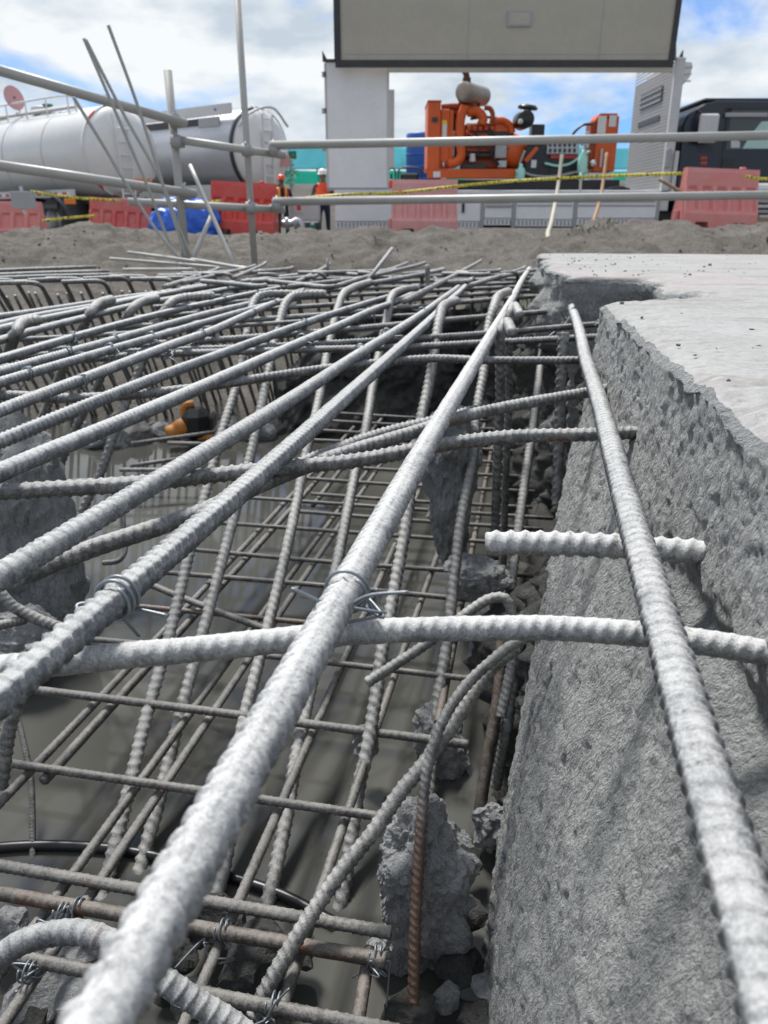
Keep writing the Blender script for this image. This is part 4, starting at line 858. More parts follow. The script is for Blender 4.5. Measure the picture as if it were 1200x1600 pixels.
# caution tape
def tape(name, pix, Y, label, wdt=0.042, extra=None):
    P3, _ = smooth_path(np.array([aty(x, y, yy) for (x, y), yy in zip(pix, Y)]), 0.05)
    n = len(P3); tw = np.linspace(0, 1, n)
    upv = np.stack([np.zeros(n), 0.35*np.sin(tw*23), 1+0*tw], -1); upv /= np.linalg.norm(upv, axis=1)[:, None]
    a, b = P3-upv*wdt/2, P3+upv*wdt/2; th = np.array((0, 0.0015, 0))
    v = np.stack([a, b, b+th, a+th], 1).reshape(-1, 3)
    return tag(mesh_obj(name, v, grid_faces(n, 4, True), M['tape'], None, True, origin=P3[0]), label, 'tape', 'caution tape')
tape('caution_tape', [(48, 299), (110, 308), (190, 314)], [13.2, 13.3, 13.8], 'upper yellow and black tape between the two left barriers')
tape('caution_tape', [(66, 345), (100, 341), (148, 337)], [13.2, 13.3, 13.8], 'lower yellow and black tape left of the bright red barrier')
tape('caution_tape', [(305, 317), (325, 316), (345, 314)], [11.5, 11.5, 11.5], 'short piece of yellow tape above the blue tarpaulin')
tape('caution_tape', [(478, 309), (540, 304), (620, 301), (712, 291), (800, 283), (906, 277), (1000, 273), (1068, 271)], [12.2, 12.1, 12, 11.9, 11.8, 11.6, 11.4, 11.2], 'long sagging yellow tape in front of the lorry deck')
tape('caution_tape', [(1165, 275), (1185, 279), (1240, 281)], [11, 11, 11], 'yellow tape end right of the salmon red barrier')

# sticks, hose and small things at the mound in front of the deck
def stick(name, pix, Y, r, mat, label, cat, group=None):
    P3, _ = smooth_path(np.array([aty(x, y, yy) for (x, y), yy in zip(pix, Y)]), 0.08)
    return tag(MB().tube(P3, r, 10).build(name, mat, None, True, origin=P3[-1]), label, cat, group)
stick('water_hose', [(878, 243), (872, 290), (862, 345), (856, 368), (864, 388), (874, 402)], [12.8, 12.3, 10.5, 9, 7.9, 7.2], 0.028, M['hose'], 'pale hose hanging from the lorry deck down over the mound', 'hose')
stick('wooden_stake', [(948, 240), (940, 300), (926, 350)], [12.4, 11.8, 10.5], 0.025, M['wood'], 'crooked brown stake in front of the lorry deck', 'stake')
stick('wooden_stake', [(1030, 280), (1048, 290), (1066, 302)], [12.4, 12.3, 12.2], 0.025, M['wood'], 'short brown stick propped against the salmon red barrier', 'stake')
stick('tape_stake', [(908, 270), (906, 310)], [11.7, 11.7], 0.018, M['lgrey'], 'thin stake holding up the yellow tape', 'stake')
rock('concrete_lump', aty(868, 392, 7.3), 0.13, M['conc_top'], 33, 'pale concrete lump under the hose in the mound dip', 'concrete lump', None, 4, 0.3, (0.7, 1.4, 0.5))
# grass tufts
def tuft(px, py, Y, n, h, label):
    c = aty(px, py, Y); mb = MB(); rg = random.Random(int(px))
    for k in range(n):
        a = rg.uniform(0, 6.28); b = c+np.array((rg.gauss(0, 0.16), rg.gauss(0, 0.10), 0)); b[2] = terrain_z(b[0], b[1])-0.01
        d = np.array((math.cos(a), math.sin(a), 0)); s = np.array((-d[1], d[0], 0))*0.006; hh = h*rg.uniform(0.5, 1.1)
        m = b+d*hh*0.25+np.array((0, 0, hh*0.6)); e = b+d*hh*0.6+np.array((0, 0, hh))
        mb.add([b-s, b+s, m+s*0.7, m-s*0.7, e], [(0, 1, 2, 3), (3, 2, 4)])
    return tag(mb.build('grass_tuft', M['leaf'], None, False, origin=c), label, 'grass', None, 'stuff')
tuft(900, 375, 7.4, 160, 0.075, 'green grass tuft on the mound right of the pale hose')
tuft(1190, 388, 6.6, 60, 0.06, 'small grass tuft on the mound at the right edge')
tuft(812, 420, 4.6, 70, 0.06, 'grass blades beside the far slab corner')

# ------------------------------------------------------------------ white tanker
def wheel(parent, c, r, w, axis=(0, 1, 0)):
    c = np.asarray(c, float); ax = np.asarray(axis, float)
    o = MB().lathe([(-w/2, r*0.60), (-w/2, r*0.9), (-w/2+0.04, r), (w/2-0.04, r), (w/2, r*0.9), (w/2, r*0.60)], c, ax, 28).build('wheel', M['tyre'], parent, True)
    MB().lathe([(-w/2+0.05, r*0.12), (-w/2+0.03, r*0.30), (-w/2+0.09, r*0.34), (-w/2+0.09, r*0.5), (-w/2-0.005, r*0.59), (-w/2+0.02, r*0.62), (w/2, r*0.6)], c, ax, 24).build('rim', M['lgrey'], o, True)
    return o
TA = np.array((-0.80, 0.60, 0.0))                        # tank axis, from its rear end forward
TN = np.array((-0.60, -0.80, 0.0))                       # towards the camera side
def tanker(end_px, end_py, Y, rad, length, mats, name, label):
    e = aty(end_px, end_py, Y); gz = float(terrain_z(e[0], e[1])); t = thing(name, (e[0], e[1], gz), label, 'tanker')
    prof = [(-0.34, 0.02), (-0.33, rad*0.35), (-0.27, rad*0.62), (-0.16, rad*0.85), (-0.04, rad*0.97), (0.03, rad), (length, rad), (length+0.2, rad*0.8), (length+0.3, 0.02)]
    body = MB().lathe(prof[4:], e, TA, 56).build('tank', mats[0], t, True)
    MB().lathe(prof[:5]+[(0.01, rad*0.985)], e, TA, 56).build('end_cap', mats[1], t, True)
    return t, e, gz, body
t, e, gz, body = tanker(190, 238, 19.6, 0.98, 8.2, (M['tank_white'], M['tank_white']), 'tanker_truck', 'white tanker truck with rounded rear end behind the left railing')
MB().lathe([(0.0, 0.985), (0.0, 1.0), (0.06, 1.0), (0.06, 0.985)], e, TA, 56).build('reflective_rim', M['strip'], body, True)
for k in range(4): MB().lathe([(0.0, 0.978), (0.01, 0.988), (0.05, 0.988), (0.06, 0.978)], e+TA*(1.7+1.75*k), TA, 56).build('weld_band', M['lgrey'], body, True)
# frame, mudguards, lights, wheels
F0 = e+np.array((0, 0, -1.10))
fr = MB(); fr.tube([F0+TN*0.45+TA*-0.2, F0+TN*0.45+TA*8.2], 0.14, 4); fr.tube([F0-TN*0.45+TA*-0.2, F0-TN*0.45+TA*8.2], 0.14, 4)
for k in range(9): fr.tube([F0+TA*k-TN*0.5, F0+TA*k+TN*0.5], 0.07, 6)
fr.build('chassis', M['black'], t)
q = F0+TN*1.12+np.array((0, 0, 0.13))
def slab_along(a, b, up, th, nrm): 
    a, b = np.asarray(a), np.asarray(b); return MB().prism([a, b, b+np.array((0, 0, up)), a+np.array((0, 0, up))], np.asarray(nrm)*th)
fixnormals(slab_along(q+TA*0.4, q+TA*8.0, 0.16, 0.05, -TN).build('side_rail', M['lgrey'], t))
fixnormals(slab_along(q+TN*0.006+TA*0.5+np.array((0, 0, 0.045)), q+TN*0.006+TA*7.9+np.array((0, 0, 0.045)), 0.055, 0.004, TN).build('reflective_strip', M['strip'], t))
MB().tube([q+TA*1.0+np.array((0, 0, -0.20)), q+TA*7.0+np.array((0, 0, -0.20))], 0.10, 6).build('side_guard', M['dark'], t)
for k, s in enumerate((0.5, 5.2)): MB().box(q+TA*s+TN*0.05+np.array((-0.13, -0.03, -0.16)), q+TA*s+TN*0.05+np.array((0.13, 0.03, -0.04)), 0.01).build('side_light', M['amber'], t)
for s in (1.3, 2.55):
    for sd in (1, -1): wheel(t, F0+TA*s+TN*sd*0.92+np.array((0, 0, gz+0.52-F0[2])), 0.52, 0.5, TN)
wheel(t, F0+TA*6.4+TN*0.92+np.array((0, 0, gz+0.52-F0[2])), 0.52, 0.5, TN)
mg = [];  
for a in np.linspace(R(-10), R(190), 20): mg.append((math.cos(a)*1.35, math.sin(a)*0.66))
c_ = F0+TA*1.92+TN*0.62+np.array((0, 0, gz+0.56-F0[2]))
v = [c_+TA*x+np.array((0, 0, z))+TN*w for (x, z) in mg for w in (0, 0.62)]
o = mesh_obj('mudguard', v, [tuple(r) for r in grid_faces(20, 2)], M['dark'], t, True); o.modifiers.new('thickness', 'SOLIDIFY').thickness = 0.03
# top walkway with guard rail, manhole
top = e+np.array((0, 0, 0.98))
MB().box((-0.01, -0.01, 0), (0.01, 0.01, 0.01)).build  # noqa
wk = MB(); wk.tube([top+TA*1.0+TN*0.35+np.array((0, 0, 0.02)), top+TA*6+TN*0.35+np.array((0, 0, 0.02))], 0.05, 4); wk.build('walkway', M['lgrey'], t)
gr = MB(); pp = [top+TN*0.45+TA*0.9+np.array((0, 0, -0.1)), top+TN*0.45+TA*0.95+np.array((0, 0, 0.17)), top+TN*0.45+TA*1.1+np.array((0, 0, 0.22)), top+TN*0.45+TA*6+np.array((0, 0, 0.22))]
gr.tube(smooth_path(pp, 0.08)[0], 0.022, 8)
for k in range(6): gr.tube([top+TN*0.45+TA*(1.2+k*0.9)+np.array((0, 0, -0.12)), top+TN*0.45+TA*(1.2+k*0.9)+np.array((0, 0, 0.22))], 0.018, 6)
gr.build('guard_rail', M['white'], t)
MB().lathe([(0, 0.28), (0.16, 0.28), (0.18, 0.24), (0.2, 0.05)], top+TA*3.0, (0, 0, 1), 22).build('manhole', M['lgrey'], t, True)
MB().lathe([(0, 0.26), (0.10, 0.26), (0.13, 0.2)], top+TA*5.2, (0, 0, 1), 22).build('manhole', M['dark'], t, True)
for s in (0.25, 2.6): MB().lathe([(0, 0.07), (0.14, 0.07), (0.16, 0.12), (0.20, 0.12)], top+TA*s+TN*0.1, (0, 0, 1), 12).build('valve', M['green_sign'], t, True)
ld = MB(); b0 = e-TA*0.38+TN*0.2
for sd in (-0.17, 0.17): ld.tube([b0+TN*sd+np.array((0, 0, 0.75))+TA*0.1, b0+TN*sd-TA*0.06, b0+TN*sd+np.array((0, 0, -1.25))], 0.022, 8)
for k in range(7): ld.tube([b0+TN*-0.17-TA*0.05+np.array((0, 0, 0.45-k*0.27)), b0+TN*0.17-TA*0.05+np.array((0, 0, 0.45-k*0.27))], 0.016, 6)
ld.build('ladder', M['white'], t)
bp = MB(); bp.tube([F0-TA*0.45-TN*1.1, F0-TA*0.45+TN*1.1], 0.10, 4); bp.build('rear_bumper', M['lgrey'], t)
MB().box(F0-TA*0.62+np.array((-0.16, -0.02, 0.32)), F0-TA*0.62+np.array((0.20, 0.02, 0.52))).build('warning_plate', M['amber'], t)
# round disc on the tank
dc = aty(22, 153, 21.6); t2 = thing('round_sign', dc+np.array((0.25, 0, -0.75)), 'pale pink round disc standing on the white tanker', 'disc')
dn = np.array((0.80, -0.55, 0.25)); MB().lathe([(-0.01, 0.29), (0.01, 0.29)], dc, dn, 30, 0.9).build('disc', M['pinkdisc'], t2)
MB().lathe([(0.012, 0.03), (0.016, 0.03)], dc, dn, 10).build('hub', M['dark'], t2); MB().tube([dc+np.array((0.05, 0.02, -0.2)), dc+np.array((0.25, 0.02, -0.78))], 0.025, 8).build('stem', M['lgrey'], t2)

# silver tank lorry behind it
t, e, gz, body = tanker(408, 236, 21.5, 0.97, 6.4, (M['silver_tank'], M['tank_white']), 'tank_lorry', 'silver-sided tank lorry with white rear end behind the thin post')
MB().lathe([(0.0, 0.975), (0.0, 1.0), (0.10, 1.0), (0.10, 0.975)], e, TA, 48).build('rim', M['dark'], body, True)
top = e+np.array((0, 0, 0.80))
fixnormals(slab_along(top+TN*0.72+TA*0.25, top+TN*0.72+TA*6.2, 0.24, 0.05, -TN).build('top_board', M['lgrey'], t))
fixnormals(slab_along(top+TN*0.78+TA*1.4+np.array((0, 0, -0.20)), top+TN*0.78+TA*6.2+np.array((0, 0, -0.20)), 0.16, 0.12, -TN).build('dark_strip', M['black'], t))  # black strip along the tank side below the top board
fixnormals(slab_along(top+TN*0.82+TA*0.6+np.array((0, 0, -0.26)), top+TN*0.82+TA*1.35+np.array((0, 0, -0.26)), 0.22, 0.05, -TN).build('control_box', M['grey'], t))
for k in range(4): MB().lathe([(0, 0.03), (0.012, 0.03)], top+TN*0.73+TA*(0.8+k*1.5)+np.array((0, 0, 0.13)), TN, 10).build('rivet', M['blue_tank'], t)
q = e+TN*1.0+np.array((0, 0, -1.16))
fixnormals(slab_along(q+TA*0.1, q+TA*6.2, 0.36, 0.06, -TN).build('side_skirt', M['white'], t))
F0 = e+np.array((0, 0, -1.25)); fr = MB()
for sd in (0.45, -0.45): fr.tube([F0+TN*sd-TA*0.2, F0+TN*sd+TA*6.2], 0.14, 4)
fr.build('chassis', M['black'], t)
for s in (1.0, 2.2, 5.2): wheel(t, F0+TA*s+TN*0.85+np.array((0, 0, gz+0.52-F0[2])), 0.52, 0.5, TN)
ld = MB(); b0 = e-TA*0.37+TN*0.1
for sd in (-0.17, 0.17): ld.tube([b0+TN*sd+np.array((0, 0, 1.0))+TA*0.35, b0+TN*sd+np.array((0, 0, 0.8)), b0+TN*sd+np.array((0, 0, -1.3))], 0.024, 8)
for k in range(8): ld.tube([b0+TN*-0.17+np.array((0, 0, 0.7-k*0.26)), b0+TN*0.17+np.array((0, 0, 0.7-k*0.26))], 0.018, 6)
ld.build('ladder', M['white'], t)
tr = MB(); tr.tube(smooth_path([e+TN*0.8-TA*0.1+np.array((0, 0, 0.5)), e+TN*0.75-TA*0.42+np.array((0, 0, 0.75)), e-TA*0.45+np.array((0, 0, 0.95)), e-TN*0.7-TA*0.3+np.array((0, 0, 0.6))], 0.1)[0], 0.03, 8); tr.build('hand_rail', M['lgrey'], t)
MB().box(e-TA*0.37+TN*-0.42+np.array((-0.18, -0.02, -0.36)), e-TA*0.37+TN*-0.42+np.array((0.16, 0.02, -0.1))).build('marking_plate', M['pinkdisc'], t)

# ------------------------------------------------------------------ wing-sided lorry
LY = 15.0
gzl = float(terrain_z(2.0, LY+1.0)); t = thing('wing_lorry', (aty(780, 330, LY)[0], LY+1.1, gzl), 'white lorry with its side wing raised high over an orange generator', 'lorry')
pw = pbox(MB(), 511, 96, 606, 297, LY, 0.07, 0.01).build('rear_panel', M['panel_white'], t)
pbox(MB(), 508, 92, 608, 97, LY-0.02, 0.12).build('panel_cap', M['dark'], pw); pbox(MB(), 508.5, 98, 511, 297, LY-0.01, 0.1).build('panel_edge', M['lgrey'], pw); pbox(MB(), 511, 293, 607, 298, LY-0.02, 0.10).build('panel_foot', M['grey'], pw)
pbox(MB(), 605.8, 97, 608, 296, LY-0.015, 0.09).build('panel_edge', M['lgrey'], pw)
for y in (116, 173, 232): pbox(MB(), 503, y-4, 510, y+4, LY-0.01, 0.06).build('hinge', M['grey'], pw)
pbox(MB(), 607, 140, 616, 262, LY+0.6, 0.06).build('inner_panel', M['grey'], t)
# the raised wing: leans out towards the viewer, so that its inner side is seen from below
def wingpt(px, s, off=0.0):                                    # s metres up the panel from its lower edge
    b = aty(px, 96, LY-0.25); n = np.array((0, -math.cos(R(4)), -math.sin(R(4)))); d = np.array((0, -math.sin(R(4)), math.cos(R(4))))
    return b + d*s + n*off
def wingbox(x0, x1, s0, s1, o0, o1, name, mat, parent):
    mb = MB(); v = [wingpt(x, s, o) for x in (x0, x1) for o in (o0, o1) for s in (s0, s1)]
    mb.add(v, [(0, 1, 3, 2), (4, 6, 7, 5), (0, 4, 5, 1), (2, 3, 7, 6), (0, 2, 6, 4), (1, 5, 7, 3)]); return fixnormals(mb.build(name, mat, parent))
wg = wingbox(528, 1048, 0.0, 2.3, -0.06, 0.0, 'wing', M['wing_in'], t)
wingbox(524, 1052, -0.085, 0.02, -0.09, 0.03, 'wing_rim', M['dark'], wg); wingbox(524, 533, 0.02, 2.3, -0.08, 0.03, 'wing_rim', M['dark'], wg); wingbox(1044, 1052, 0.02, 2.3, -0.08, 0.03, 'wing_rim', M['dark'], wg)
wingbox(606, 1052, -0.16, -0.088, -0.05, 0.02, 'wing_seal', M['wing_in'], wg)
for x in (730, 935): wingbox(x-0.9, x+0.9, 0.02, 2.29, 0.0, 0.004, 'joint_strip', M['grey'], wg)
wingbox(530, 1046, 0.10, 0.112, 0.0, 0.004, 'joint_strip', M['grey'], wg)
rv = MB()
for x in (577, 628, 678, 780, 833, 882, 985, 1020):
    for s in np.arange(0.25, 2.2, 0.33): rv.add([wingpt(x, s, 0.004)+np.array((dx, 0, dz)) for dx, dz in ((-.012, -.012), (.012, -.012), (.012, .012), (-.012, .012))], [(0, 1, 2, 3)])
tag(rv.build('rivets', M['grey'], wg), kind='stuff')
lm = wingbox(789, 826, 0.50, 0.72, 0.0, 0.03, 'wing_lamp', M['grey'], t); wingbox(793, 822, 0.53, 0.69, 0.03, 0.034, 'lens', M['wing_in'], lm)
for (x, xx) in ((524, 527), (1054, 1049)):
    MB().tube([aty(xx, 96, LY+0.1), aty(x, -60, LY-0.1)], 0.05, 12).build('lift_ram', M['dark'], t, True); MB().tube([aty(xx+5, 92, LY-0.05), aty(xx+4, -60, LY-0.4)], 0.03, 10).build('lift_rod', M['alu'], t, True)
for (x, s) in ((1058, 1), (513, -1)): MB().prism([aty(x, 96, LY), aty(x+9*s, 96, LY), aty(x+11*s*0.9, 78, LY)], (0, 0.06, 0)).build('corner_bracket', M['dark'], t)
# deck, rails and drop gates
zd = aty(780, 297, LY)[2]; xl, xr = aty(522, 297, LY)[0], aty(1050, 297, LY)[0]
MB().box((xl, LY+0.02, zd-0.10), (xr, LY+2.3, zd)).build('deck', M['grey'], t); pbox(MB(), 522, 297, 1050, 304, LY-0.05, 0.10, 0.01).build('deck_rail', M['white'], t)
for i, (x0, x1, y0, y1) in enumerate([(524, 612, 305, 357), (612.8, 700, 305, 357), (701, 751, 305, 357), (757, 800, 308, 352), (806, 896, 306, 354), (902, 1026, 306, 352)]):
    g = pbox(MB(), x0, y0, x1, y1, LY-0.04, 0.05, 0.006).build('drop_gate', M['panel_white'], t)
    pbox(MB(), x0+2, y0+8, x1-2, y0+10, LY-0.055, 0.016).build('gate_rib', M['grey'] if i > 2 else M['lgrey'], g)
    if i > 2: pbox(MB(), x0+2, y0+14, x1-2, y0+16, LY-0.055, 0.016).build('gate_rib', M['grey'], g)
    sk = pbox(MB(), x0, y1-12, x1, y1-10.8, LY-0.055, 0.016).build('gate_rib', M['grey'], g)
    for k in range(int((x1-x0)/6)): pbox(MB(), x0+3+k*6, y1-9, x0+6+k*6, y1-2, LY-0.048, 0.01).build('vent_slot', M['grey'], g)
for x in (803, 899, 754, 1028): pbox(MB(), x-2.6, 304, x+2.6, 356, LY-0.06, 0.09, 0.008).build('gate_post', M['grey'], t)
pbox(MB(), 722, 318, 726, 332, LY-0.07, 0.03).build('gate_latch', M['dark'], t); pbox(MB(), 760, 320, 800, 323, LY-0.07, 0.03).build('gate_bar', M['grey'], t)
pbox(MB(), 530, 340, 1040, 356, LY+0.3, 0.3).build('underframe', M['black'], t)
for x in (590, 645, 960, 1130): wheel(t, (aty(x, 340, LY+0.3)[0], LY+0.35, gzl+0.48), 0.48, 0.30)
# front bulkhead, seen from inside
xb0, xb1 = aty(1044, 200, LY)[0], aty(1044, 200, LY)[0]+0.09; zt = aty(1050, 88, LY)[2]
bk = MB().box((xb0, LY+0.05, zd-0.1), (xb0+0.06, LY+2.25, zt-0.15), 0.01).build('front_bulkhead', M['grey'], t)
for k in range(40): MB().box((xb0-0.005, LY+0.06, zd+0.02+k*0.055), (xb0-0.001, LY+2.24, zd+0.05+k*0.055)).build('corrugation', M['grey'], bk)
for (za, zb, ya, yb) in ((zt-0.62, zt-0.36, 0.5, 1.75), (zt-0.92, zt-0.84, 0.5, 1.75)): MB().box((xb0-0.02, LY+ya, za), (xb0-0.013, LY+yb, zb)).build('louvre', M['black'], bk)
for k in range(3): MB().box((xb0-0.035, LY+0.5, zt-0.60+k*0.09), (xb0-0.021, LY+1.75, zt-0.575+k*0.09)).build('louvre_blade', M['grey'], bk)
MB().box((xb0-0.01, LY-0.05, zd-0.35), (xb0+0.15, LY+0.045, zt-0.02), 0.01).build('corner_post', M['lgrey'], t)
pbox(MB(), 1052, 236, 1058, 305, LY-0.12, 0.05, 0.01).build('stake_pocket', M['lgrey'], t); pbox(MB(), 1041, 232, 1049, 262, LY-0.10, 0.05, 0.01).build('latch_box', M['grey'], t)
# air deflector over the cab
xd = aty(1064, 110, LY)[0]; z0, z1 = aty(1070, 146, LY)[2], aty(1070, 91, LY)[2]
df = MB().prism([(xd, LY+0.25, z0), (xd, LY+0.25, z1), (xd+0.26, LY+0.25, z1-0.02), (xd+0.28, LY+0.25, z1-0.10), (xd+0.25, LY+0.25, z0+0.28)], (0, 1.7, 0)).build('air_deflector', M['white'], t); fixnormals(df)
for k in range(3): MB().box((xd+0.005, LY+0.235, z1-0.10-0.11*k), (xd+0.275, LY+0.249, z1-0.075-0.11*k)).build('deflector_groove', M['lgrey'], df)
# cab
CYn = LY+0.15; cz = lambda py: aty(1150, py, CYn)[2]; cx = lambda px, py=240: aty(px, py, CYn)[0]
cabp = [(cx(1062), cz(330)), (cx(1062), cz(195)), (cx(1068), cz(178)), (cx(1094), cz(160)), (cx(1112), cz(156)), (cx(1330), cz(158)), (cx(1375), cz(190)), (cx(1400), cz(265)), (cx(1400), cz(330))]
cb = MB().prism([(x, CYn, z) for x, z in cabp], (0, 2.1, 0)).build('cab', M['navy'], t); fixnormals(cb)
bv = cb.modifiers.new('bevel', 'BEVEL'); bv.width = 0.05; bv.segments = 3
pbox(MB(), 1100, 153, 1330, 159, CYn+0.05, 1.9, 0.02).build('cab_roof_trim', M['black'], t)
wd = pbox(MB(), 1138, 172, 1262, 234, CYn-0.012, 0.012).build('cab_window', M['glass'], t)
pbox(MB(), 1134, 170, 1140, 222, CYn-0.02, 0.02).build('window_frame', M['black'], wd); pbox(MB(), 1134, 168, 1264, 172, CYn-0.02, 0.02).build('window_frame', M['black'], wd)
pbox(MB(), 1134, 176, 1200, 183, CYn-0.07, 0.06, 0.01).build('rain_visor', M['grey'], t)
fixnormals(MB().prism([aty(x, y, CYn-0.014) for x, y in ((1160, 232), (1172, 212), (1190, 190), (1255, 186), (1255, 232))], (0, -0.002, 0)).build('far_window_view', M['mint_view'], wd))  # opaque pale patch on the near pane paints daylight seen through the cab
fixnormals(MB().prism([aty(x, y, CYn-0.018) for x, y in ((1142, 231), (1142, 221), (1150, 216), (1156, 222), (1156, 231))], (0, -0.002, 0)).build('far_mirror', M['lgrey'], wd))
pbox(MB(), 1127, 165, 1129, 325, CYn-0.006, 0.006).build('door_seam', M['black'], t)
mr = pbox(MB(), 1093, 177, 1123, 223, CYn-0.24, 0.08, 0.03).build('door_mirror', M['lgrey'], t); MB().tube([aty(1098, 180, CYn-0.16), aty(1090, 172, CYn-0.02)], 0.02, 8).build('mirror_arm', M['black'], mr)
for k in range(4): pbox(MB(), 1090, 227+k*2.6, 1114, 228.4+k*2.6, CYn-0.012, 0.012).build('vent_slot', M['dark'], t)
pbox(MB(), 1128, 248, 1147, 268, CYn-0.02, 0.02, 0.008).build('door_handle', M['black'], t)
for k in range(2):                                           # small red characters on the cab side
    m_ = MB(); y0 = 244+k*8
    for q in range(4): pbox(m_, 1095+q*2.6, y0, 1096.6+q*2.6, y0+5.5, CYn-0.004, 0.003)
    pbox(m_, 1095, y0+2, 1104.5, y0+3.2, CYn-0.005, 0.001); m_.build('red_lettering', M['red'], t)
MB().lathe([(-0.01, 0.02), (0.0, 0.02)], aty(1131, 268, CYn-0.01), (0, 1, 0), 10).build('lock', M['chrome'], t)
pbox(MB(), 1170, 298, 1330, 345, CYn+0.02, 0.8).build('wheel_arch', M['dark'], t)
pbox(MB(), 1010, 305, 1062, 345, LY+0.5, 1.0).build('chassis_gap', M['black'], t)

# things lying at the right edge before the cab
t = thing('scrap_bundle', aty(1185, 350, 12.5), 'grey metal scrap with a pale sheet right of the salmon red barrier', 'scrap')
pbox(MB(), 1171, 286, 1215, 298, 12.6, 0.4, 0.03).build('pale_sheet', M['white'], t)
for k in range(5): pbox(MB(), 1174+k*3, 304+k*8, 1225, 309+k*8, 12.4, 0.35, 0.01).build('profile', M['grey'] if k % 2 else M['lgrey'], t)
pbox(MB(), 1168, 341, 1200, 347, 12.1, 0.2).build('offcut', M['wood'], t)

# ------------------------------------------------------------------ orange generating set on the deck
GY = 15.75
gb = aty(815, 297, GY); t = thing('generator_set', (gb[0], GY+0.5, zd), 'orange diesel generator set with grey silencer on the lorry deck', 'generator')
B = lambda x0, y0, x1, y1, name, mat, dy=0.0, dep=0.3, ch=0.012, par=None: pbox(MB(), x0, y0, x1, y1, GY+dy, dep, ch).build(name, M[mat], par or t)
def PT(pix, r, name, mat, dy=0.0, n=12, par=None):
    return MB().tube(smooth_path([aty(x, y, GY+dy+(d[0] if d else 0)) for x, y, *d in pix], 0.03)[0], r, n).build(name, M[mat], par or t, True)
def CY_(px, py, r, axis, ln, name, mat, dy=0.0, n=24, par=None, r2=None):
    c = aty(px, py, GY+dy); a = np.asarray(axis, float); a /= np.linalg.norm(a); r2 = r if r2 is None else r2
    return MB().lathe([(0, r*0.93), (0.02, r), (ln-0.02, r2), (ln, r2*0.93)], c, a, n).build(name, M[mat], par or t, True)
B(662, 281, 968, 299, 'skid_base', 'black', -0.05, 1.2); B(668, 264, 806, 279, 'frame_beam', 'orange', -0.06, 0.12)
MB().prism([aty(664, 264, GY-0.05), aty(672, 279, GY-0.05), aty(690, 279, GY-0.05), aty(690, 264, GY-0.05)], (0, 0.15, 0)).build('frame_foot', M['orange'], t)
rd = B(668, 157, 688, 266, 'radiator_housing', 'orange', -0.05, 1.0); B(688, 170, 702, 264, 'radiator_side', 'orange', 0.0, 0.9)
B(668, 156, 690, 160, 'radiator_cap_plate', 'orange_dk', -0.06, 1.0, par=rd); B(691, 192, 698, 216, 'white_label', 'white', -0.012, 0.01, 0.0, rd); B(691, 188, 698, 194, 'yellow_label', 'yellow', -0.014, 0.01, 0.0, rd); B(675, 183, 684, 191, 'dark_label', 'dark', -0.062, 0.01, 0.0, rd); B(677, 268, 688, 277, 'white_label', 'white', -0.072, 0.01, 0.0, rd)
B(702, 172, 708, 262, 'frame_upright', 'orange', 0.0, 0.10); B(703, 205, 711, 245, 'coolant_sight', 'alu', 0.15, 0.05); B(700, 170, 722, 178, 'cross_bar', 'orange_dk', 0.1, 0.1)
PT([(690, 167), (712, 166), (735, 167), (748, 172)], 0.055, 'coolant_pipe', 'orange_dk', 0.1)
PT([(727, 165), (720, 185), (719, 220), (720, 245), (712, 254), (700, 256)], 0.085, 'charge_pipe', 'orange')
PT([(690, 257), (712, 257)], 0.06, 'hose_joint', 'orange_dk', 0.02); PT([(693, 252.5), (693, 261.5)], 0.01, 'clip', 'chrome', -0.05)
PT([(727, 160), (731, 172), (740, 178), (755, 178)], 0.07, 'exhaust_bend', 'orange_dk', 0.15)
PT([(730, 175), (745, 174), (755, 185), (752, 195)], 0.085, 'intake_pipe', 'orange', 0.05)
PT([(757, 168), (766, 170), (770, 180), (768, 192)], 0.045, 'fuel_pipe', 'orange_dk', 0.0)
B(730, 205, 800, 216, 'dark_bar', 'dark', 0.11, 0.06, 0.01); B(728, 238, 772, 246, 'wiring_loom', 'black', 0.06, 0.08, 0.02); B(796, 214, 806, 240, 'belt_cover', 'black', 0.1, 0.3, 0.02); B(708, 178, 718, 246, 'radiator_core', 'black', 0.35, 0.3, 0.0)  # the first box is a dark bar across the engine block
PT([(735, 186), (760, 183), (790, 187)], 0.022, 'fuel_rail', 'dark', 0.08, 8); PT([(742, 205), (750, 225), (746, 245)], 0.016, 'oil_line', 'black', 0.02, 8); PT([(765, 200), (772, 215), (768, 240), (780, 258)], 0.018, 'oil_line', 'black', 0.03, 8)
eb = B(726, 192, 802, 250, 'engine_block', 'orange_dk', 0.15, 0.7, 0.03); B(722, 246, 805, 264, 'oil_sump', 'orange_dk', 0.2, 0.5, 0.03)
PT([(770, 190), (785, 188), (797, 196), (801, 208)], 0.06, 'engine_cover', 'orange', 0.1, par=eb); B(770, 190, 800, 214, 'rocker_cover', 'orange', 0.12, 0.4, 0.04, eb)
for k in range(5): B(730+k*9, 196, 736+k*9, 204, 'injector', 'orange', 0.10, 0.1, 0.01, eb)
for k in range(3): CY_(738+k*13, 222, 0.055, (0, -1, 0), 0.12, 'filter', 'orange', 0.15, 16, eb)
for k, (x0, y0, x1, y1) in enumerate(((728, 208, 760, 213), (762, 216, 800, 221), (728, 232, 770, 237), (775, 228, 800, 234), (745, 240, 800, 244))): B(x0, y0, x1, y1, 'engine_rib', 'orange' if k % 2 else 'orange_dk', 0.10, 0.1, 0.01, eb)
PT([(728, 205), (745, 215), (760, 212), (775, 224), (800, 222)], 0.018, 'fuel_line', 'orange', 0.06, 8); PT([(730, 228), (750, 226), (770, 235), (798, 232)], 0.014, 'fuel_line', 'dark', 0.05, 8)
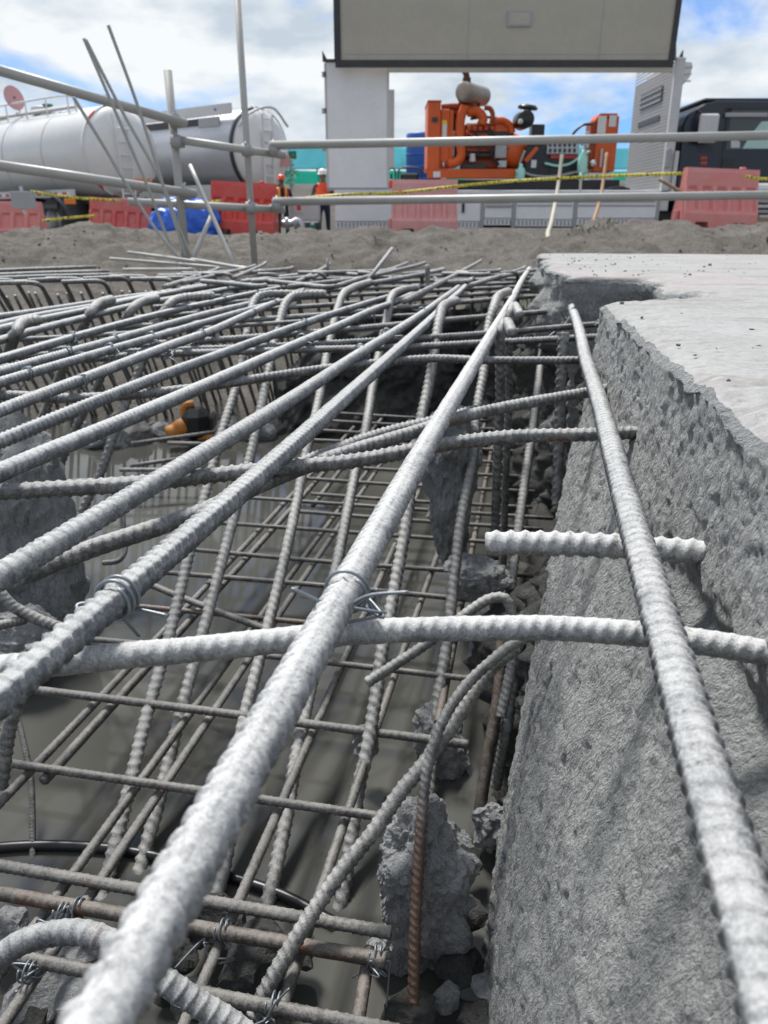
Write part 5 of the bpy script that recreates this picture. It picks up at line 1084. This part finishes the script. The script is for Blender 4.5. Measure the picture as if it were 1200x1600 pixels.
CY_(738, 253, 0.06, (0, 0, 1), 0.14, 'oil_filter', 'lgrey', 0.05, 18, r2=0.05); B(774, 222, 792, 247, 'ecu_box', 'grey', 0.02, 0.1); B(778, 250, 792, 262, 'starter_clamp', 'alu', 0.05, 0.1)
B(720, 256, 760, 264, 'engine_mount', 'dark', 0.05, 0.2)
mf = MB().lathe([(0, 0.02), (0.0, 0.13), (0.03, 0.165), (0.72, 0.165), (0.75, 0.13), (0.75, 0.02)], aty(722, 142, GY-0.15), (0.62, 0.78, -0.02), 30).build('silencer', M['muffler'], t, True)
PT([(729, 131), (729, 118), (724, 108), (718, 104)], 0.055, 'exhaust_pipe', 'rusty', 0.0); CY_(729, 131, 0.075, (0, 0, 1), 0.10, 'exhaust_flange', 'rusty', 0.0)
PT([(718, 152), (722, 160), (727, 168)], 0.05, 'exhaust_riser', 'rusty', 0.1); PT([(748, 158), (747, 168)], 0.04, 'silencer_bracket', 'rusty', 0.2)
CY_(813, 190, 0.155, (0.1, -1, 0), 0.42, 'air_filter', 'black', 0.25, 28); CY_(813, 190, 0.045, (0.1, -1, 0), 0.04, 'filter_nut', 'lgrey', -0.19, 12)
MB().lathe([(0, 0.05), (0.06, 0.06), (0.07, 0.17), (0.11, 0.19), (0.15, 0.14), (0.16, 0.03)], aty(823, 178, GY+0.15), (0.1, -0.1, 1), 26).build('intake_cap', M['black'], t, True)
B(831, 194, 851, 216, 'junction_box', 'black', 0.1, 0.3)
MB().lathe([(0, 0.30), (0.10, 0.33), (0.32, 0.22), (0.34, 0.1)], aty(795, 238, GY+0.4), (0.55, -0.8, 0), 30).build('flywheel_housing', M['orange'], t, True)
CY_(822, 240, 0.28, (1, 0, 0), 0.62, 'alternator', 'black', 0.4, 32); B(820, 228, 862, 282, 'alternator_base', 'black', 0.05, 0.6, 0.03)
B(830, 250, 838, 262, 'white_label', 'white', 0.035, 0.01, 0.0); MB().prism([aty(818, 250, GY), aty(838, 228, GY), aty(842, 232, GY), aty(824, 254, GY)], (0, 0.06, 0)).build('brace', M['orange'], t)
tb = B(855, 221, 905, 241, 'terminal_panel', 'alu', -0.02, 0.15)
for k in range(6):
    for r_ in range(2): B(858+k*7.6, 223+r_*9, 862+k*7.6, 229+r_*9, 'terminal', 'dark', -0.045, 0.024, 0.004, tb)
B(857, 241, 904, 248, 'red_busbar', 'red', 0.05, 0.1); B(857, 248, 905, 282, 'breaker_box', 'black', 0.05, 0.4)
CY_(910, 224, 0.05, (0, -1, 0), 0.1, 'gauge', 'chrome', 0.0, 18); CY_(910, 235, 0.04, (0, -1, 0), 0.1, 'gauge', 'alu', 0.0, 18)
cc = B(931, 181, 964, 268, 'control_cabinet', 'orange', 0.0, 0.5); MB().prism([aty(931, 186, GY), aty(938, 177, GY), aty(965, 177, GY), aty(965, 181, GY), aty(931, 190, GY)], (0, 0.5, 0)).build('cabinet_roof', M['orange'], cc)
B(921, 190, 931, 262, 'cabinet_side', 'orange_dk', 0.05, 0.4, par=cc); B(934, 181, 947, 209, 'white_label', 'white', -0.012, 0.01, 0, cc); B(952, 180, 963, 198, 'white_label', 'white', -0.012, 0.01, 0, cc)
B(915, 205, 922, 232, 'grey_pillar', 'alu', 0.02, 0.1); B(921, 270, 960, 282, 'cabinet_plinth', 'white', -0.02, 0.4)
PT([(893, 213), (900, 204), (912, 195), (925, 194)], 0.022, 'black_cable', 'black', 0.0); PT([(851, 255), (870, 259), (890, 256), (910, 243), (922, 236)], 0.022, 'green_cable', 'mint', -0.06); PT([(820, 235), (812, 262), (825, 272), (860, 276), (905, 268)], 0.022, 'grey_cable', 'grey', -0.08)
B(938, 232, 942, 262, 'steel_pin', 'alu', -0.08, 0.04); B(945, 246, 949, 266, 'steel_pin', 'alu', -0.08, 0.04); CY_(926, 255, 0.06, (0, -1, 0), 0.08, 'dial', 'chrome', 0.0, 18)
for (px, py, w, h, lab) in ((813, 270, 13, 24, 'mint plastic jug standing by the alternator'), (909, 254, 15, 34, 'mint plastic jug standing left of the control cabinet')):
    c = aty(px, py+h/2, GY-0.25); m = 1/85.0
    MBj = MB().lathe([(0, w*m*0.42), (0.02, w*m*0.5), (h*m*0.66, w*m*0.5), (h*m*0.85, w*m*0.2), (h*m, w*m*0.2)], c, (0, 0, 1), 20); tag(MBj.build('plastic_jug', M['mint'], None, True, origin=c), lab, 'jug')
# portable pumps beside the rear panel
for (x0, x1, lab) in ((607, 617, 'small engine partly behind the white rear panel'), (623, 658, 'portable engine in a tubular frame left of the generator')):
    c = aty((x0+x1)/2, 297, LY+0.9); t = thing('portable_engine', c, lab, 'engine')
    pbox(MB(), x0+3, 270, x1-4, 294, LY+0.9, 0.25, 0.03).build('engine_body', M['black'], t); pbox(MB(), x0+1, 280, x0+8, 294, LY+0.85, 0.2, 0.02).build('fuel_tank', M['red'] if x0 < 615 else M['dark'], t)
    fr = MB(); a, b = aty(x0, 297, LY+0.85), aty(x1, 263, LY+0.85)
    fr.tube(smooth_path([(a[0], a[1], a[2]), (a[0], a[1], b[2]-0.03), (a[0]+0.04, a[1], b[2]), (b[0]-0.04, a[1], b[2]), (b[0], a[1], b[2]-0.03), (b[0], a[1], a[2])], 0.03)[0], 0.016, 8); fr.build('tube_frame', M['dark'], t, True)

# ------------------------------------------------------------------ far screen, tank, signs
t = thing('mesh_screen', aty(720, 300, 36), 'green and turquoise mesh screen fence across the far background', 'fence')
x0, x1 = aty(300, 250, 36)[0], aty(1400, 250, 36)[0]; za, zb, zc = aty(700, 298, 36)[2], aty(700, 265, 36)[2], aty(700, 229, 36)[2]
def cloth(z0, z1, name, mat, sd):
    xs = np.linspace(x0, x1, 180); zs_ = np.linspace(z0, z1, 14); X, Z = np.meshgrid(xs, zs_)
    Y = 36+0.10*np.sin(X*1.9+sd)+0.08*fbm(np.stack([X*0.8, Z, X*0+sd], -1), 3, sd); Z = Z-0.06*np.abs(np.sin(X*0.78))*(Z-z0)/(z1-z0)
    o = mesh_obj(name, np.stack([X, Y, Z], -1).reshape(-1, 3), grid_faces(14, 180), mat, t, True); o.modifiers.new('thickness', 'SOLIDIFY').thickness = 0.01
cloth(zb+0.01, zc, 'upper_mesh', M['net_hi'], 3); cloth(za-0.6, zb-0.01, 'lower_mesh', M['net_lo'], 7)
for k in range(18): MB().tube([(x0+(x1-x0)*k/17, 36.3, za-1.2), (x0+(x1-x0)*k/17, 36.3, zc+0.1)], 0.05, 8).build('post', M['grey'], t, True)
t = thing('water_tank', aty(657, 290, 31), 'blue cylindrical water tank left of the generator', 'tank')
c = aty(660, 300, 31); h = aty(660, 206, 31)[2]-c[2]; MB().lathe([(0, 0.62), (h*0.94, 0.62), (h*0.97, 0.60), (h, 0.05)], c, (0, 0, 1), 36).build('shell', M['blue_tank'], t, True)
for k in range(4): MB().lathe([(0, 0.625), (0.01, 0.645), (0.06, 0.645), (0.07, 0.625)], c+np.array((0, 0, h*(0.2+0.2*k))), (0, 0, 1), 36).build('hoop', M['blue_tank'], t, True)
t = thing('small_sign', aty(456, 300, 28), 'little dark green sign board on a post left of the white panel', 'sign')
pbox(MB(), 449, 236, 463, 248, 28, 0.03).build('board', M['green_sign'], t); MB().tube([aty(456, 248, 28.04), aty(457, 300, 28.04)], 0.03, 8).build('post', M['grey'], t)
t = thing('weed', aty(454, 292, 26), 'thin yellow-green weed under the little green sign', 'plant'); wb = MB(); rg = random.Random(5); c = aty(454, 292, 26)
for k in range(90):
    p = c+np.array((rg.gauss(0, 0.10), rg.gauss(0, 0.1), rg.uniform(0, 0.95))); d = np.array((rg.uniform(-1, 1), rg.uniform(-1, 1), rg.uniform(0, 1)))*0.10
    wb.add([p, p+d*0.5+np.array((0.02, 0, 0)), p+d, p+d*0.5-np.array((0.02, 0, 0))], [(0, 1, 2, 3)])
wb.build('leaves', M['leaf'], t); MB().tube([c-np.array((0, 0, 0.2)), c+np.array((0.03, 0, 0.9))], 0.012, 6).build('stem', M['leaf'], t)
# site clutter between the workers
t = thing('site_cabinet', aty(477, 350, 17.5), 'low pale cabinet with a small notice between the two workers', 'cabinet')
pbox(MB(), 452, 312, 499, 345, 17.5, 0.5, 0.02).build('body', M['lgrey'], t); pbox(MB(), 461, 317, 473, 332, 17.48, 0.018).build('notice', M['white'], t); pbox(MB(), 463.5, 320, 470.5, 329, 17.47, 0.008).build('print', M['red'], t); pbox(MB(), 450, 308, 501, 313, 17.45, 0.6, 0.02).build('lid', M['white'], t)
t = thing('pump_valve', aty(455, 360, 14), 'grey pipe valve on the ground beside the first worker', 'valve')
MB().tube(smooth_path([aty(440, 350, 14), aty(455, 349, 14), aty(466, 346, 14), aty(471, 352, 14), aty(472, 364, 14)], 0.04)[0], 0.06, 12).build('pipe', M['alu'], t, True)
for x in (446, 460): MB().lathe([(0, 0.10), (0.05, 0.10)], aty(x, 349, 14), (1, 0, 0), 16).build('flange', M['grey'], t)
for i, (x0, y0, x1, y1, mt) in enumerate(((472, 345, 500, 362, 'dark'), (484, 348, 493, 362, 'green_sign'), (466, 357, 480, 366, 'white'))):
    tag(pbox(MB(), x0, y0, x1, y1, 14.3-0.1*i, 0.3, 0.03).build('equipment_case', M[mt]), ['black low case on the ground between the workers', 'small dark green case by the second worker', 'white plastic bag-sized case on the mound crest'][i], 'case')

# ------------------------------------------------------------------ workers
def m_body(name, top, legs):
    q = NT(name); z = q.node('ShaderNodeSeparateXYZ', {0: q.co}).outputs['Z']
    c = q.mix(q.math('GREATER_THAN', z, 0.92), legs, top); c = q.mix(q.math('GREATER_THAN', z, 1.42), c, (0.20, 0.11, 0.07))
    return q.set(Base_Color=c, Roughness=0.8)
def skin_mesh(name, nodes, edges, mat, parent, sub=2, root=0):
    me = bpy.data.meshes.new(name); me.from_pydata([n[:3] for n in nodes], edges, []); o = bpy.data.objects.new(name, me); COL.objects.link(o); o.parent = parent
    sk = o.modifiers.new('skin', 'SKIN'); sk.use_smooth_shade = True
    if not me.skin_vertices: me.skin_vertices.new(name='')
    for i, n in enumerate(nodes): r = n[3]; me.skin_vertices[0].data[i].radius = r if isinstance(r, tuple) else (r, r)
    me.skin_vertices[0].data[root].use_root = True
    ss = o.modifiers.new('sub', 'SUBSURF'); ss.levels = sub; ss.render_levels = sub; me.materials.append(mat); return o
def person(loc, rz, label, body_mat, vest_mat, helmet_mat, arms):
    t = thing('person', loc, label, 'person', None, rz)
    N = [(0, 0, 0.95, (0.16, 0.11)), (0, 0, 1.12, (0.15, 0.10)), (0, 0, 1.30, (0.18, 0.115)), (0, 0, 1.42, (0.10, 0.08)), (0, 0, 1.49, 0.055), (0, -0.01, 1.57, (0.072, 0.088)), (0, -0.01, 1.67, (0.065, 0.08))]
    E_ = [(i, i+1) for i in range(6)]
    for s in (-1, 1):
        b = len(N); A = arms[s]
        N += [(s*0.20, 0, 1.38, 0.062), (*A[0], 0.047), (*A[1], 0.036), (*A[2], 0.040)]; E_ += [(2, b), (b, b+1), (b+1, b+2), (b+2, b+3)]
        b = len(N); N += [(s*0.10, 0, 0.86, 0.088), (s*0.12, -0.02, 0.48, 0.062), (s*0.12, 0.01, 0.10, 0.048), (s*0.13, -0.14, 0.045, (0.045, 0.04))]; E_ += [(0, b), (b, b+1), (b+1, b+2), (b+2, b+3)]
    bo = skin_mesh('body', N, E_, body_mat, t)
    for s in (-1, 1):                                           # five bent fingers on each hand
        A = np.array(arms[s][2]); Wv = A-np.array(arms[s][1]); Wv /= np.linalg.norm(Wv); sd_ = np.cross(Wv, (0, 1, 0)); sd_ /= max(1e-6, np.linalg.norm(sd_)); mbf = MB()
        for k in range(5):
            off = sd_*(k-1.5)*0.02 if k < 4 else sd_*-0.045; ln = (0.075, 0.085, 0.08, 0.065, 0.055)[k]
            mbf.tube([A+off*0.8, A+off+Wv*ln*0.6, A+off+Wv*ln+np.array((0, -0.02, 0))], [0.010, 0.009, 0.007], 7)
        o = mesh_obj('fingers', np.array(mbf.v)+np.array(loc), mbf.f, M['skin'], t, True)
    # vest: open-fronted shell over the torso
    rows = [(0.98, 0.185, 0.135), (1.12, 0.175, 0.125), (1.30, 0.205, 0.14), (1.38, 0.195, 0.125), (1.44, 0.13, 0.10)]; n = 26
    v = [(rx*math.sin(a), -ry*math.cos(a), z) for (z, rx, ry) in rows for a in np.linspace(R(16), R(344), n)]
    ve = mesh_obj('vest', np.array(v)+np.array(loc), [tuple(r) for r in grid_faces(len(rows), n)], vest_mat, t, True); ve.modifiers.new('thickness', 'SOLIDIFY').thickness = 0.012
    for sgn in (-1, 1):
        v = [(sgn*(0.08+0.03*k), -ry-0.004+0.02*k, z) for (z, rx, ry) in rows for k in (0, 1)]
        st = mesh_obj('reflective_band', np.array(v)+np.array(loc), [tuple(r) for r in grid_faces(len(rows), 2)], M['yellow'], ve, True); st.modifiers.new('thickness', 'SOLIDIFY').thickness = 0.006
    L0_ = np.array(loc)
    MB().lathe([(0, 0.150), (0.012, 0.150), (0.014, 0.122), (0.06, 0.120), (0.10, 0.100), (0.13, 0.060), (0.145, 0.01)], L0_+np.array((0, -0.015, 1.63)), (0, 0, 1), 26).build('helmet', helmet_mat, t, True)
    MB().tube([L0_+np.array((0, -0.095, 1.60)), L0_+np.array((0, -0.122, 1.565)), L0_+np.array((0, -0.098, 1.56))], [0.010, 0.016, 0.012], 8).build('nose', M['skin'], t, True)
    for s in (-1, 1):
        MB().lathe([(0, 0.013), (0.008, 0.008)], L0_+np.array((s*0.032, -0.094, 1.60)), (0, -1, 0), 8).build('eye', M['black'], t, True)
        MB().lathe([(-0.008, 0.016), (0.0, 0.030), (0.008, 0.016)], L0_+np.array((s*0.077, 0.0, 1.585)), (s, 0, 0), 10).build('ear', M['skin'], t, True)
    MB().tube([L0_+np.array((-0.025, -0.096, 1.525)), L0_+np.array((0, -0.101, 1.522)), L0_+np.array((0.025, -0.096, 1.525))], 0.006, 6).build('mouth', M['rusty'], t, True)
    return t
M['hv'] = P('hv', (0.80, 0.075, 0.02), 0.6, 0, 0.1); M['helmet'] = P('helmet', (0.75, 0.085, 0.03), 0.35, 0, 0.1); M['helmet_w'] = P('helmet_w', (0.75, 0.74, 0.70), 0.35, 0, 0.1)
p1 = aty(439, 272, 17.3); g1 = float(terrain_z(p1[0], 17.3)); sc = (p1[2]-g1)/1.775
pt = person((p1[0], 17.3, g1), R(18), 'worker in orange helmet and orange vest looking down beside the deep red barrier', m_body('worker_a', (0.012, 0.014, 0.025), (0.02, 0.022, 0.03)), M['hv'], M['helmet'],
       {1: ((0.27, -0.06, 1.14), (0.20, -0.26, 1.02), (0.13, -0.33, 1.00)), -1: ((-0.26, 0.02, 1.13), (-0.26, -0.10, 0.92), (-0.25, -0.14, 0.86))}); pt.scale = (sc,)*3
p2 = aty(504, 263, 17.9); g2 = float(terrain_z(p2[0], 17.9)); sc = (p2[2]-g2)/1.775
pt = person((p2[0], 17.9, g2), R(200), 'worker with pale helmet and orange vest half hidden behind the white panel', m_body('worker_b', (0.05, 0.045, 0.045), (0.02, 0.035, 0.075)), M['hv'], M['helmet_w'],
       {1: ((0.27, -0.05, 1.14), (0.24, -0.20, 0.98), (0.20, -0.28, 0.98)), -1: ((-0.27, -0.04, 1.14), (-0.30, -0.18, 0.98), (-0.28, -0.26, 0.96))}); pt.scale = (sc,)*3
# small orange pump at the far water edge
c = atz(296, 690, -0.86); t = thing('orange_pump', c, 'small orange and black pump lying at the far water edge', 'pump')
pw = lambda x0, y0, x1, y1, n, m, d=0.0, dep=0.12, ch=0.015: pbox(MB(), x0, y0, x1, y1, c[1]+d, dep, ch).build(n, M[m], t)
MB().lathe([(0, 0.012), (0.004, 0.030), (0.012, 0.038), (0.030, 0.038), (0.033, 0.035), (0.050, 0.035), (0.053, 0.038), (0.082, 0.038), (0.09, 0.030), (0.092, 0.01)], aty(262, 682, c[1]-0.02), (0.80, 0.3, 0.45), 22).build('motor', M['pump_orange'], t, True)
pw(282, 642, 322, 692, 'housing', 'black', -0.03, 0.12, 0.03); MB().tube(smooth_path([aty(287, 648, c[1]+0.03), aty(290, 634, c[1]+0.03), aty(303, 631, c[1]+0.04)], 0.006)[0], 0.016, 12).build('outlet', M['pump_orange'], t, True); pw(305, 680, 336, 692, 'foot', 'pump_orange', -0.02, 0.1); pw(322, 650, 332, 676, 'end_plate', 'dark', 0.02, 0.1)
print('bars', TRI[0])
